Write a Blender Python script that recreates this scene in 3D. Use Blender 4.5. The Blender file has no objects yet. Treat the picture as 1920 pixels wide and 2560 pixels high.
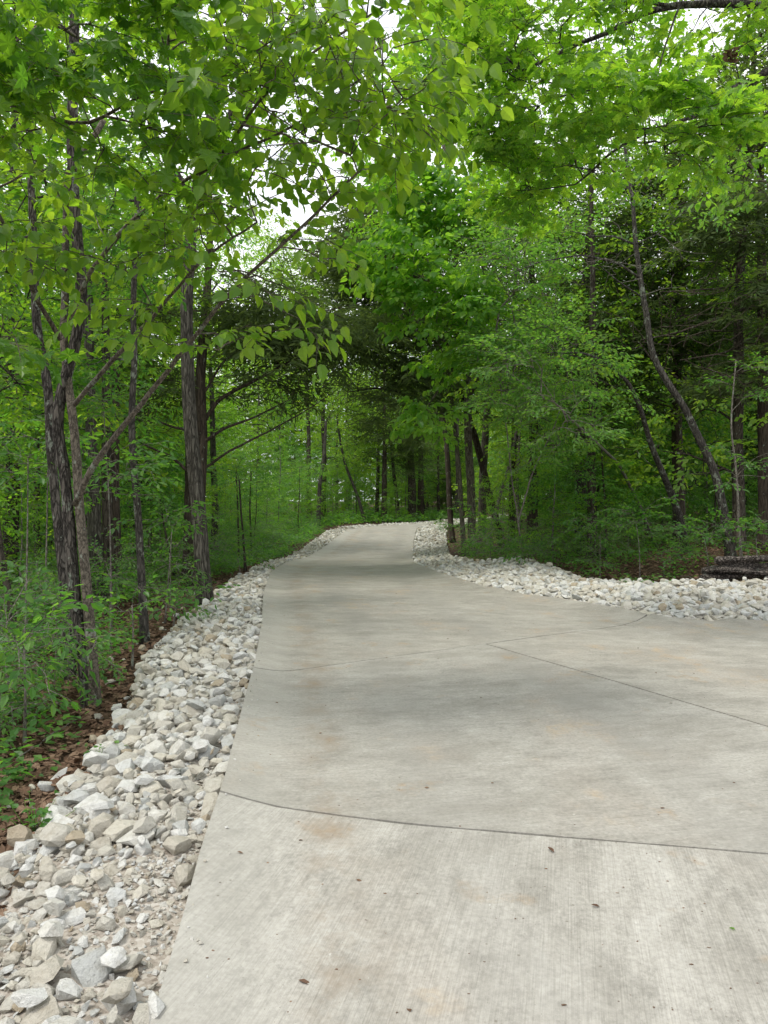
import bpy, math, random
import numpy as np
from mathutils import Vector, Matrix
from mathutils.geometry import interpolate_bezier
rng = np.random.default_rng(7)
random.seed(7)
S = bpy.context.scene
COL = S.collection

# ------------------------------------------------------------------ camera
FPX, HOR = 1850.0, 1250.0
TILT = math.atan((1280 - HOR) / FPX)
CAM = np.array([0.0, 0.0, 1.6])
cd = bpy.data.cameras.new('camera'); cam = bpy.data.objects.new('camera', cd); COL.objects.link(cam)
cam.location = CAM; cam.rotation_euler = (math.pi / 2 - TILT, 0, 0)
cd.sensor_fit = 'VERTICAL'; cd.sensor_height = 24; cd.lens = 24 * FPX / 2560
cd.clip_start = 0.05; cd.clip_end = 3000
S.camera = cam
# ------------------------------------------------------------------ world, sun, exposure
w = bpy.data.worlds.new('World'); S.world = w; w.use_nodes = True
nt = w.node_tree; nt.nodes.clear()
SUN_EL, SUN_AZ = math.radians(60), math.radians(-125)
sky = nt.nodes.new('ShaderNodeTexSky'); sky.sky_type = 'NISHITA'; sky.sun_disc = False
sky.sun_elevation = SUN_EL; sky.sun_rotation = SUN_AZ; sky.air_density = 1.0; sky.dust_density = 2.0
b1 = nt.nodes.new('ShaderNodeBackground'); b1.inputs[1].default_value = 0.12
nt.links.new(sky.outputs[0], b1.inputs[0])
tc = nt.nodes.new('ShaderNodeTexCoord')
mp = nt.nodes.new('ShaderNodeMapping'); mp.inputs['Scale'].default_value = (1, 1, 2.2)
no = nt.nodes.new('ShaderNodeTexNoise'); no.inputs['Scale'].default_value = 2.6; no.inputs['Detail'].default_value = 6
nt.links.new(tc.outputs['Generated'], mp.inputs[0]); nt.links.new(mp.outputs[0], no.inputs[0])
cr = nt.nodes.new('ShaderNodeValToRGB')
cr.color_ramp.elements[0].position = .35; cr.color_ramp.elements[0].color = (.86, .90, .97, 1)
cr.color_ramp.elements[1].position = .65; cr.color_ramp.elements[1].color = (1.12, 1.11, 1.09, 1)
nt.links.new(no.outputs[0], cr.inputs[0])
b2 = nt.nodes.new('ShaderNodeBackground'); b2.inputs[1].default_value = 1.0
nt.links.new(cr.outputs[0], b2.inputs[0])
mx = nt.nodes.new('ShaderNodeMixShader'); mx.inputs[0].default_value = 0.88
nt.links.new(b1.outputs[0], mx.inputs[1]); nt.links.new(b2.outputs[0], mx.inputs[2])
wo = nt.nodes.new('ShaderNodeOutputWorld'); nt.links.new(mx.outputs[0], wo.inputs[0])
sl = bpy.data.lights.new('sun', 'SUN'); sl.energy = 1.5; sl.angle = math.radians(14); sl.color = (1, .96, .88)
so = bpy.data.objects.new('sun', sl); COL.objects.link(so)
sd = Vector((math.sin(SUN_AZ) * math.cos(SUN_EL), math.cos(SUN_AZ) * math.cos(SUN_EL), math.sin(SUN_EL)))
so.rotation_euler = sd.to_track_quat('Z', 'Y').to_euler(); so.location = (0, 0, 30)
S.view_settings.view_transform = 'Standard'; S.view_settings.look = 'None'
S.view_settings.exposure = 0.78; S.view_settings.gamma = 1
S.render.engine = 'CYCLES'
S.cycles.max_bounces = 7; S.cycles.diffuse_bounces = 4; S.cycles.transmission_bounces = 5; S.cycles.glossy_bounces = 2

def at(px, py, d):
    u = (px - 960) / FPX; v = (py - 1280) / FPX
    c, s = math.cos(TILT), math.sin(TILT)
    return CAM + d * np.array([u, c - v * s, -s - v * c])

# ------------------------------------------------------------------ terrain
LE = np.array([(-3, -.45), (2.26, -.69), (3.41, -.83), (4.03, -.88), (5.94, -1.11), (7.1, -1.24), (9.5, -1.57), (12.2, -2.0), (16, -2.45),
               (19.5, -2.55), (25, -2.35), (30, -2.1), (36, -1.75), (60, -1.75)])
RE = np.array([(0, 3.9), (9.6, 3.9), (10.2, 3.6), (11.4, 3.0), (12.2, 2.4), (13.5, 1.77), (16, 1.2), (19, .78), (22, .85), (30, 1.2), (38, 1.7), (60, 1.8)])
def xl(y): return np.interp(y, LE[:, 0], LE[:, 1])
def xr(y): return np.interp(y, RE[:, 0], RE[:, 1])
def zroad(y): return np.interp(y, [0, 15, 19, 23.5, 27, 33, 36, 38, 42, 50, 60, 90], [0, 0, -.06, -.26, -.22, .01, .13, .18, .22, .2, .3, .7])
def zb(x, y):
    x = np.asarray(x, float); y = np.asarray(y, float)
    dl = np.maximum(0, xl(y) - x)
    dr = np.maximum(0, np.minimum(x - xr(y), (y - 9.6)))
    z = zroad(y) + np.interp(dl, [0, 1.2, 4, 12, 30, 100], [0, -.12, -.36, -.95, -1.3, -1.0])
    z = z + np.interp(dr, [0, 1.5, 2.5, 6, 18, 60], [0, .03, .10, .42, .85, 1.1])
    far = np.clip(np.maximum(dl, dr) / 3, 0, 1)
    z = z + far * (.06 * np.sin(x * .9 + 1.3 * np.sin(y * .5)) + .05 * np.sin(y * 1.1 + x * .4))
    return z
def ground(px, py):
    d = 1.5
    while d < 80:
        p = at(px, py, d)
        if p[2] <= zb(p[0], p[1]): return d
        d += .05
    return 80.0

# ------------------------------------------------------------------ helpers
def mesh_np(name, V, F, mat=None, rnd=None, smooth=False):
    V = np.ascontiguousarray(V, np.float32); F = np.ascontiguousarray(F, np.int32)
    me = bpy.data.meshes.new(name)
    me.vertices.add(len(V)); me.vertices.foreach_set('co', V.ravel())
    k = F.shape[1]
    me.loops.add(F.size); me.loops.foreach_set('vertex_index', F.ravel())
    me.polygons.add(len(F)); me.polygons.foreach_set('loop_start', np.arange(0, F.size, k, dtype=np.int32))
    me.polygons.foreach_set('use_smooth', np.full(len(F), smooth, bool))
    me.update(calc_edges=True)
    if rnd is not None:
        a = me.attributes.new('rnd', 'FLOAT', 'POINT'); a.data.foreach_set('value', np.ascontiguousarray(rnd, np.float32))
    if mat: me.materials.append(mat)
    return me
def link(name, data, parent=None, **props):
    o = bpy.data.objects.new(name, data); COL.objects.link(o)
    if parent is not None: o.parent = parent
    for k, v in props.items():
        if v is not None: o[k] = v
    return o
def empty(name, loc, label, cat, group=None):
    o = link(name, None, label=label, category=cat, group=group); o.location = loc; o.empty_display_size = .2
    return o
class Acc:
    def __init__(s): s.V = []; s.F = []; s.R = []; s.n = 0
    def add(s, V, F, r=None):
        s.V.append(V); s.F.append(F + s.n); s.n += len(V)
        s.R.append(np.full(len(V), 0.0) if r is None else (np.full(len(V), r) if np.isscalar(r) else r))
    def mesh(s, name, mat, smooth=False):
        if not s.V: return mesh_np(name, np.zeros((0, 3)), np.zeros((0, 3), int), mat)
        return mesh_np(name, np.concatenate(s.V), np.concatenate(s.F), mat, np.concatenate(s.R), smooth)
def resample(P, step):
    P = np.asarray(P, float); seg = np.linalg.norm(np.diff(P[:, :3], axis=0), axis=1); L = np.concatenate([[0], np.cumsum(seg)])
    n = max(2, int(L[-1] / step) + 1); t = np.linspace(0, L[-1], n)
    # catmull-like smoothing through dense linear + blur
    Q = np.stack([np.interp(t, L, P[:, i]) for i in range(P.shape[1])], 1)
    for _ in range(2):
        if n > 3: Q[1:-1] = .25 * Q[:-2] + .5 * Q[1:-1] + .25 * Q[2:]
    return Q
def tube(P, R, k=6, rough=0.0, seed=0, cap=False):
    P = np.asarray(P, float); R = np.asarray(R, float); n = len(P)
    T = np.gradient(P, axis=0); T /= np.linalg.norm(T, axis=1)[:, None] + 1e-9
    ref = np.array([0, 0, 1.0]) if abs(T[:, 2].mean()) < .8 else np.array([1.0, 0, 0])
    A = np.cross(T, ref); A /= np.linalg.norm(A, axis=1)[:, None] + 1e-9
    B = np.cross(T, A)
    th = np.arange(k) * 2 * math.pi / k
    rr = np.repeat(R[:, None], k, 1)
    if rough:
        g = np.random.default_rng(seed)
        ridge = g.normal(0, 1, (1, k)) * .6 + g.normal(0, 1, (n, k)) * .5
        sw = np.cumsum(g.normal(0, .25, (n, 1)), 0); sw = .6 * np.sin(sw)
        rr = rr * (1 + rough * (ridge + sw))
    V = P[:, None] + rr[..., None] * (np.cos(th)[None, :, None] * A[:, None] + np.sin(th)[None, :, None] * B[:, None])
    i = np.arange(n - 1)[:, None] * k; j = np.arange(k)[None]
    a = i + j; b = i + (j + 1) % k; c = b + k; d = a + k
    F = np.concatenate([np.stack([a, b, c], -1).reshape(-1, 3), np.stack([a, c, d], -1).reshape(-1, 3)])
    V = V.reshape(-1, 3)
    if cap:
        V = np.concatenate([V, P[:1], P[-1:]]); jj = np.arange(k)
        F = np.concatenate([F, np.stack([(jj + 1) % k, jj, np.full(k, n * k)], 1), np.stack([jj + (n - 1) * k, (jj + 1) % k + (n - 1) * k, np.full(k, n * k + 1)], 1)])
    return V, F

# ------------------------------------------------------------------ materials
def newmat(name):
    m = bpy.data.materials.new(name); m.use_nodes = True; t = m.node_tree; t.nodes.clear()
    return m, t, t.nodes, t.links
def N(t, typ, **kw):
    n = t.nodes.new(typ)
    for k, v in kw.items():
        if hasattr(n, k) and k not in ('Scale',): setattr(n, k, v)
        else: n.inputs[k.replace('_', ' ')].default_value = v
    return n
def ramp(t, fac, stops, interp='LINEAR'):
    r = t.nodes.new('ShaderNodeValToRGB'); r.color_ramp.interpolation = interp
    e = r.color_ramp.elements
    while len(e) < len(stops): e.new(.5)
    for q, (p, c) in zip(e, stops): q.position = p; q.color = (*c, 1) if len(c) == 3 else c
    t.links.new(fac, r.inputs[0]); return r.outputs[0]
def mixc(t, fac, a, b, mode='MIX'):
    m = t.nodes.new('ShaderNodeMix'); m.data_type = 'RGBA'; m.blend_type = mode
    for s, v in ((m.inputs[0], fac), (m.inputs[6], a), (m.inputs[7], b)):
        if hasattr(v, 'is_output'): t.links.new(v, s)
        elif isinstance(v, (int, float)): s.default_value = v
        else: s.default_value = (*v, 1)
    return m.outputs[2]
def mth(t, op, a, b=None):
    m = t.nodes.new('ShaderNodeMath'); m.operation = op
    for s, v in zip(m.inputs, (a, b)):
        if v is None: continue
        if hasattr(v, 'is_output'): t.links.new(v, s)
        else: s.default_value = v
    return m.outputs[0]
def rndval(t):
    a = N(t, 'ShaderNodeAttribute', attribute_name='rnd'); o = N(t, 'ShaderNodeObjectInfo')
    return mth(t, 'FRACT', mth(t, 'ADD', a.outputs['Fac'], o.outputs['Random']))
def noise(t, scale, detail=4, coord=None, rough=.55, vec=None):
    n = N(t, 'ShaderNodeTexNoise'); n.inputs['Scale'].default_value = scale; n.inputs['Detail'].default_value = detail; n.inputs['Roughness'].default_value = rough
    if vec is not None: t.links.new(vec, n.inputs[0])
    return n.outputs[0]
def geopos(t): return t.nodes.new('ShaderNodeNewGeometry').outputs['Position']
def mapping(t, vec, scale=(1, 1, 1), rot=(0, 0, 0)):
    m = t.nodes.new('ShaderNodeMapping'); m.inputs['Scale'].default_value = scale; m.inputs['Rotation'].default_value = rot
    t.links.new(vec, m.inputs[0]); return m.outputs[0]
def bump(t, h, strength, dist):
    b = t.nodes.new('ShaderNodeBump'); b.inputs['Strength'].default_value = strength; b.inputs['Distance'].default_value = dist
    t.links.new(h, b.inputs['Height']); return b.outputs[0]
def out(t, sh):
    o = t.nodes.new('ShaderNodeOutputMaterial'); t.links.new(sh, o.inputs[0])

def leaf_mat(name, cols, trans, tw=.5, rough=.42, spec=.4):
    m, t, _, L = newmat(name)
    r = rndval(t)
    n = len(cols); c = ramp(t, r, [(i / (n - 1), col) for i, col in enumerate(cols)])
    tr = ramp(t, r, [(i / (len(trans) - 1), col) for i, col in enumerate(trans)])
    nz = noise(t, 60, 2, vec=geopos(t))
    c2 = mixc(t, .35, c, ramp(t, nz, [(.3, (.5, .5, .5)), (.7, (1, 1, 1))]), 'MULTIPLY')
    p = N(t, 'ShaderNodeBsdfPrincipled'); L.new(c2, p.inputs['Base Color']); p.inputs['Roughness'].default_value = rough
    p.inputs['Specular IOR Level'].default_value = spec
    q = N(t, 'ShaderNodeBsdfTranslucent'); L.new(tr, q.inputs[0])
    mxs = N(t, 'ShaderNodeMixShader'); mxs.inputs[0].default_value = tw
    L.new(p.outputs[0], mxs.inputs[1]); L.new(q.outputs[0], mxs.inputs[2]); out(t, mxs.outputs[0])
    return m
LM = {
 'linden': leaf_mat('broad leaf green', [(.06, .135, .02), (.085, .18, .022), (.12, .22, .03)], [(.22, .46, .02), (.36, .62, .025), (.48, .70, .035)], .52),
 'maple': leaf_mat('lobed leaf green', [(.05, .125, .022), (.07, .165, .028), (.10, .20, .03)], [(.17, .42, .02), (.32, .60, .025), (.42, .66, .03)], .52),
 'oak': leaf_mat('oak leaf yellow green', [(.065, .15, .022), (.09, .20, .026), (.13, .23, .03)], [(.25, .55, .025), (.37, .68, .03), (.50, .76, .04)], .54),
 'bud': leaf_mat('round leaf green', [(.06, .15, .028), (.085, .195, .033), (.12, .23, .04)], [(.26, .60, .03), (.38, .72, .04), (.48, .78, .05)], .54),
 'small': leaf_mat('small leaf green', [(.055, .14, .035), (.08, .185, .042), (.12, .225, .05)], [(.17, .44, .04), (.27, .58, .05), (.38, .64, .06)], .48),
 'under': leaf_mat('understorey leaf green', [(.045, .125, .03), (.065, .165, .036), (.095, .205, .042)], [(.13, .40, .03), (.21, .52, .04), (.32, .60, .05)], .46),
 'far': leaf_mat('distant leaf green', [(.07, .145, .022), (.10, .20, .028), (.14, .235, .035)], [(.26, .52, .03), (.40, .68, .04), (.56, .78, .05)], .52, .5, .35),
 'cedar': leaf_mat('cedar needle dark green', [(.055, .085, .035), (.07, .105, .04), (.09, .125, .045)], [(.12, .19, .04), (.15, .23, .045), (.19, .27, .05)], .4, .7, .12),
 'litter': leaf_mat('dead leaf brown', [(.10, .06, .04), (.17, .105, .07), (.28, .19, .13), (.14, .09, .06)], [(.08, .04, .02), (.12, .07, .03)], .12, .8, .1),
}
def bark_mat(name, dark, light, sc=22, lichen=0.0, bs=.8, bd=.02, zs=.22):
    m, t, _, L = newmat(name); pos = geopos(t)
    v = mapping(t, pos, (1, 1, zs))
    vo = N(t, 'ShaderNodeTexVoronoi', feature='DISTANCE_TO_EDGE'); vo.inputs['Scale'].default_value = sc
    nz0 = N(t, 'ShaderNodeTexNoise'); nz0.inputs['Scale'].default_value = sc * .5; L.new(v, nz0.inputs[0])
    vm = t.nodes.new('ShaderNodeVectorMath'); vm.operation = 'MULTIPLY_ADD'; L.new(nz0.outputs['Color'], vm.inputs[0]); vm.inputs[1].default_value = (.08, .08, .08); L.new(v, vm.inputs[2])
    L.new(vm.outputs[0], vo.inputs['Vector'])
    n2 = noise(t, sc * 2.2, 6, vec=v, rough=.65)
    rg = mth(t, 'ABSOLUTE', mth(t, 'SUBTRACT', noise(t, sc * .85, 3, vec=v, rough=.5), .5))
    rd = ramp(t, rg, [(0, (0, 0, 0)), (.07, (1, 1, 1))])
    h = mth(t, 'ADD', mth(t, 'MULTIPLY', mth(t, 'MULTIPLY', rd, ramp(t, vo.outputs[0], [(0, (.3, .3, .3)), (.12, (1, 1, 1))])), .8), mth(t, 'MULTIPLY', n2, .65))
    c = ramp(t, mth(t, 'MULTIPLY', h, .75), [(.2, dark), (.55, tuple(.45 * a + .55 * b for a, b in zip(dark, light))), (.85, light)])
    big = noise(t, 1.7, 3, vec=pos)
    c = mixc(t, .5, c, ramp(t, big, [(.35, (.55, .55, .55)), (.65, (1.0, 1.0, 1.0))]), 'MULTIPLY')
    if lichen:
        ln = noise(t, 9, 5, vec=mapping(t, pos, (1, 1, .6)), rough=.7)
        c = mixc(t, ramp(t, ln, [(.62 - lichen * .15, (0, 0, 0)), (.66 - lichen * .15, (1, 1, 1))]), c, (.20, .22, .18))
    p = N(t, 'ShaderNodeBsdfPrincipled'); L.new(c, p.inputs['Base Color']); p.inputs['Roughness'].default_value = .9
    p.inputs['Specular IOR Level'].default_value = .2
    L.new(bump(t, h, bs, bd), p.inputs['Normal']); out(t, p.outputs[0]); return m
BM = {
 'rough': bark_mat('rough dark bark', (.016, .014, .012), (.13, .115, .10), 24, .25, 1, .03),
 'tan': bark_mat('tan bark', (.04, .034, .027), (.17, .145, .115), 30, .2, .5, .008, .5),
 'furrow': bark_mat('furrowed brown bark', (.024, .021, .017), (.125, .115, .095), 20, 0, 1, .03, .14),
 'clump': bark_mat('grey brown bark', (.05, .042, .034), (.22, .19, .155), 26, .15, .8, .015, .14),
 'lichen': bark_mat('lichened bark', (.022, .02, .018), (.10, .09, .078), 24, .35, .9, .02),
 'cedar': bark_mat('cedar bark', (.024, .018, .014), (.10, .078, .06), 30, .1, .8, .015, .08),
 'grey': bark_mat('grey twig bark', (.06, .052, .045), (.24, .215, .185), 30, .3, .5, .008, .4),
 'far': bark_mat('distant bark', (.02, .016, .013), (.10, .082, .065), 14, .1, .8, .02),
}

# concrete
def concrete_mat(name, rot, lines=1.0, tone=(.43, .412, .37), dark=(.34, .325, .285)):
    m, t, _, L = newmat(name); pos = geopos(t)
    base = tone
    v = mapping(t, pos, (1, 1, 1), (0, 0, rot))
    vs = mapping(t, v, (90, .8, 1)); brush = noise(t, 1.6, 5, vec=vs, rough=.6)
    vs2 = mapping(t, v, (220, 5, 1)); brush2 = noise(t, 1.0, 3, vec=vs2)
    n1 = noise(t, .55, 5, vec=pos, rough=.6); n2 = noise(t, 2.3, 6, vec=mapping(t, v, (1, .5, 1)), rough=.65); n3 = noise(t, 45, 4, vec=pos, rough=.7)
    n4 = noise(t, 1.1, 4, vec=mapping(t, pos, (1, .55, 1)), rough=.6); n5 = noise(t, 5, 5, vec=pos, rough=.7)
    c = mixc(t, ramp(t, n1, [(.36, (.45, .45, .45)), (.66, (0, 0, 0))]), base, dark)
    n6 = noise(t, 2.6, 12, vec=mapping(t, v, (1.6, .85, 1)), rough=.88)
    c = mixc(t, ramp(t, n2, [(.44, (0, 0, 0)), (.62, (.55, .55, .55))]), c, (.255, .24, .205))
    c = mixc(t, ramp(t, n6, [(.49, (0, 0, 0)), (.61, (.6, .6, .6))]), c, (.19, .18, .155))
    c = mixc(t, ramp(t, n6, [(.34, (.7, .7, .7)), (.46, (0, 0, 0))]), c, (.49, .48, .44))
    c = mixc(t, ramp(t, n4, [(.50, (0, 0, 0)), (.66, (.35, .35, .35))]), c, (.36, .315, .265))
    tan = mth(t, 'MULTIPLY', ramp(t, n4, [(.58, (0, 0, 0)), (.68, (1, 1, 1))]), ramp(t, n5, [(.48, (0, 0, 0)), (.60, (.8, .8, .8))]))
    rs = mth(t, 'MULTIPLY', ramp(t, noise(t, 1.9, 3, vec=pos), [(.62, (0, 0, 0)), (.70, (1, 1, 1))]), ramp(t, noise(t, 14, 5, vec=pos, rough=.75), [(.42, (0, 0, 0)), (.60, (.7, .7, .7))]))
    c = mixc(t, tan, c, (.42, .33, .22)); c = mixc(t, rs, c, (.34, .235, .13))
    c = mixc(t, .62 * lines, c, ramp(t, brush, [(.33, (.66, .65, .63)), (.52, (1, 1, 1)), (.7, (1.08, 1.08, 1.08))]), 'MULTIPLY')
    c = mixc(t, .55 * lines, c, ramp(t, brush2, [(.3, (.6, .6, .6)), (.6, (1.05, 1.05, 1.05))]), 'MULTIPLY')
    c = mixc(t, .75, c, ramp(t, n3, [(.3, (.72, .72, .72)), (.6, (1.05, 1.05, 1.05))]), 'MULTIPLY')
    e4 = N(t, 'ShaderNodeAttribute', attribute_name='edge').outputs['Fac']; ed = mth(t, 'MULTIPLY', e4, 2.0)
    trk = mth(t, 'MULTIPLY', ramp(t, e4, [(.22, (0, 0, 0)), (.28, (1, 1, 1)), (.32, (1, 1, 1)), (.40, (0, 0, 0)), (.58, (0, 0, 0)), (.64, (1, 1, 1)), (.69, (1, 1, 1)), (.76, (0, 0, 0))]), ramp(t, noise(t, 2.2, 8, vec=pos, rough=.75), [(.38, (.05, .05, .05)), (.62, (.5, .5, .5))]))
    c = mixc(t, trk, c, (.235, .225, .20))
    tr = mth(t, 'MULTIPLY', ramp(t, ed, [(.20, (0, 0, 0)), (.26, (1, 1, 1)), (.30, (1, 1, 1)), (.40, (0, 0, 0))]), ramp(t, noise(t, 1.9, 9, vec=pos, rough=.8), [(.44, (0, 0, 0)), (.62, (.62, .62, .62))]))
    c = mixc(t, tr, c, (.235, .19, .14))
    c = mixc(t, mth(t, 'MULTIPLY', ramp(t, ed, [(.11, (.35, .35, .35)), (.20, (0, 0, 0))]), ramp(t, n6, [(.35, (.3, .3, .3)), (.6, (1, 1, 1))])), c, (.40, .39, .35))
    sp = N(t, 'ShaderNodeTexVoronoi'); sp.inputs['Scale'].default_value = 9; L.new(pos, sp.inputs['Vector'])
    c = mixc(t, ramp(t, sp.outputs['Distance'], [(.035, (.8, .8, .8)), (.06, (0, 0, 0))]), c, (.17, .15, .12))
    pr = N(t, 'ShaderNodeTexVoronoi'); pr.inputs['Scale'].default_value = 38; L.new(pos, pr.inputs['Vector'])
    c = mixc(t, ramp(t, pr.outputs['Distance'], [(.07, (.6, .6, .6)), (.12, (0, 0, 0))]), c, (.19, .175, .15))
    sp2 = N(t, 'ShaderNodeTexVoronoi'); sp2.inputs['Scale'].default_value = 5.3; L.new(mapping(t, v, (1, .6, 1)), sp2.inputs['Vector'])
    c = mixc(t, ramp(t, sp2.outputs['Distance'], [(.018, (.5, .5, .5)), (.03, (0, 0, 0))]), c, (.55, .54, .50))
    p = N(t, 'ShaderNodeBsdfPrincipled'); L.new(c, p.inputs['Base Color']); p.inputs['Roughness'].default_value = .78
    p.inputs['Specular IOR Level'].default_value = .3
    h = mth(t, 'ADD', mth(t, 'MULTIPLY', brush2, .6), mth(t, 'MULTIPLY', n3, .6))
    L.new(bump(t, h, .5, .004), p.inputs['Normal']); out(t, p.outputs[0]); return m

def stone_mat(name='crushed limestone', k=1.0):
    m, t, _, L = newmat(name); r = rndval(t); pos = geopos(t)
    c = ramp(t, r, [(0, (.52 * k, .50 * k, .44 * k)), (.22, (.62 * k, .61 * k, .56 * k)), (.4, (.50 * k, .47 * k, .40 * k)), (.55, (.66 * k, .66 * k, .63 * k)), (.7, (.50 * k, .51 * k, .49 * k)), (.8, (.58 * k, .55 * k, .47 * k)), (.9, (.42 * k, .36 * k, .27 * k)), (.93, (.60 * k, .61 * k, .59 * k))], 'CONSTANT')
    n = noise(t, 22, 6, vec=pos, rough=.7); n2 = noise(t, 90, 4, vec=pos, rough=.7)
    c = mixc(t, .7, c, ramp(t, n, [(.3, (.66, .62, .55)), (.5, (.95, .94, .92)), (.7, (1.06, 1.06, 1.06))]), 'MULTIPLY')
    c = mixc(t, .5, c, ramp(t, n2, [(.3, (.7, .7, .7)), (.6, (1.05, 1.05, 1.05))]), 'MULTIPLY')
    p = N(t, 'ShaderNodeBsdfPrincipled'); L.new(c, p.inputs['Base Color']); p.inputs['Roughness'].default_value = .85
    p.inputs['Specular IOR Level'].default_value = .25
    L.new(bump(t, mth(t, 'ADD', n, mth(t, 'MULTIPLY', n2, .5)), 1.0, .018), p.inputs['Normal']); out(t, p.outputs[0]); return m
STONE = stone_mat(k=.92)
def soil_mat(name, stops, sc=14, bd=.04):
    m, t, _, L = newmat(name); pos = geopos(t)
    vo = N(t, 'ShaderNodeTexVoronoi'); vo.inputs['Scale'].default_value = sc; L.new(pos, vo.inputs['Vector'])
    n = noise(t, sc * 1.3, 6, vec=pos, rough=.7)
    sep = t.nodes.new('ShaderNodeSeparateColor'); L.new(vo.outputs['Color'], sep.inputs[0])
    f = mth(t, 'ADD', mth(t, 'MULTIPLY', sep.outputs[0], .5), mth(t, 'MULTIPLY', n, .5))
    c = ramp(t, f, stops)
    p = N(t, 'ShaderNodeBsdfPrincipled'); L.new(c, p.inputs['Base Color']); p.inputs['Roughness'].default_value = .95
    p.inputs['Specular IOR Level'].default_value = .1
    L.new(bump(t, f, .9, bd), p.inputs['Normal']); out(t, p.outputs[0]); return m
SOIL = soil_mat('leaf strewn soil', [(.2, (.03, .02, .014)), (.45, (.075, .048, .032)), (.6, (.13, .09, .06)), (.8, (.06, .042, .03))])
BED = soil_mat('crushed stone fines', [(.2, (.19, .16, .13)), (.5, (.38, .34, .29)), (.8, (.50, .47, .42))], 55, .012)
DIRT = soil_mat('joint dirt', [(.2, (.014, .010, .009)), (.8, (.045, .033, .028))], 60, .01)

# ------------------------------------------------------------------ ground sheet
def axis(lim, near, step, grow=1.12):
    a = list(np.arange(0, near, step)); s = step; v = a[-1]
    while v < lim: s *= grow; v += s; a.append(v)
    return np.array(a)
gx = axis(900, 20, .4); gx = np.concatenate([-gx[:0:-1], gx]); gy = axis(900, 50, .35); gy = np.concatenate([-axis(400, 4, .5)[:0:-1], gy])
GX, GY = np.meshgrid(gx, gy); GZ = zb(GX, GY) - .07 + .03 * np.sin(GX * 5.1 + GY * 2) * np.sin(GY * 4.3 - GX)
def inside_road(x, y): return (x > xl(y) - .0) & (x < np.where(y < 9.7, 14, xr(y))) & (y < 46) & (y > -6)
GZ = np.where(inside_road(GX, GY), zb(GX, GY) - .16, GZ)
ny, nx = GX.shape; idx = np.arange(nx * ny).reshape(ny, nx)
F = np.stack([idx[:-1, :-1], idx[:-1, 1:], idx[1:, 1:], idx[1:, :-1]], -1).reshape(-1, 4)
link('ground', mesh_np('ground', np.stack([GX, GY, GZ], -1).reshape(-1, 3), F, SOIL, smooth=True), kind='structure')

# ------------------------------------------------------------------ driveway slabs
drive = link('driveway', None, kind='structure', label='pale concrete driveway curving uphill through the woods')
def polyf(pts):
    P = np.array(pts, float); seg = np.linalg.norm(np.diff(P, axis=0), axis=1); L = np.concatenate([[0], np.cumsum(seg)]) / seg.sum()
    def f(u): return np.stack([np.interp(u, L, P[:, 0]), np.interp(u, L, P[:, 1])], -1)
    return f
def leftedge(y0, y1, n=14): ys = np.linspace(y0, y1, n); return [(float(xl(v)), v) for v in ys]
def rightedge(y0, y1, n=14): ys = np.linspace(y0, y1, n); return [(float(xr(v)), v) for v in ys]
G = .0115
def off(pts, dx, dy): return [(a + dx, b + dy) for a, b in pts]
J1 = [(float(xl(3.89)), 3.89), (-.77, 3.90), (-.65, 3.85), (-.425, 3.78), (.09, 3.63), (1.75, 3.34), (3.9, 2.85)]; J1b = [(3.9, 2.85), (13, 1.2)]
J2a = [(float(xl(6.82)), 6.82), (-.95, 6.87), (-.1, 7.45), (1.13, 8.18)]; J2b = [(1.13, 8.18), (2.3, 8.95), (3.0, 9.4), (3.60, 10.1)]
J3 = [(3.9, 2.85), (2.7, 5.2), (1.9, 6.75), (1.13, 8.18)]
def soft(J): return [tuple(p) for p in resample(np.array(J), .12)]
J1, J2a, J2b, J3 = map(soft, (J1, J2a, J2b, J3))
def roadz(x, y):
    z = zb(x, y)
    el = x - xl(y); e = np.where((y < 45), el, 9)
    z = z + .055 * np.clip(1 - e / .34, 0, 1) ** 1.5
    er = np.where(y > 9.7, xr(y) - x, np.where(x > 3.4, 9.72 - y, 9))
    z = z + .05 * np.clip(1 - np.abs(er) / .4, 0, 1) ** 1.5
    return z + .006 * np.sin(x * 1.3 + y * .7)
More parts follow.
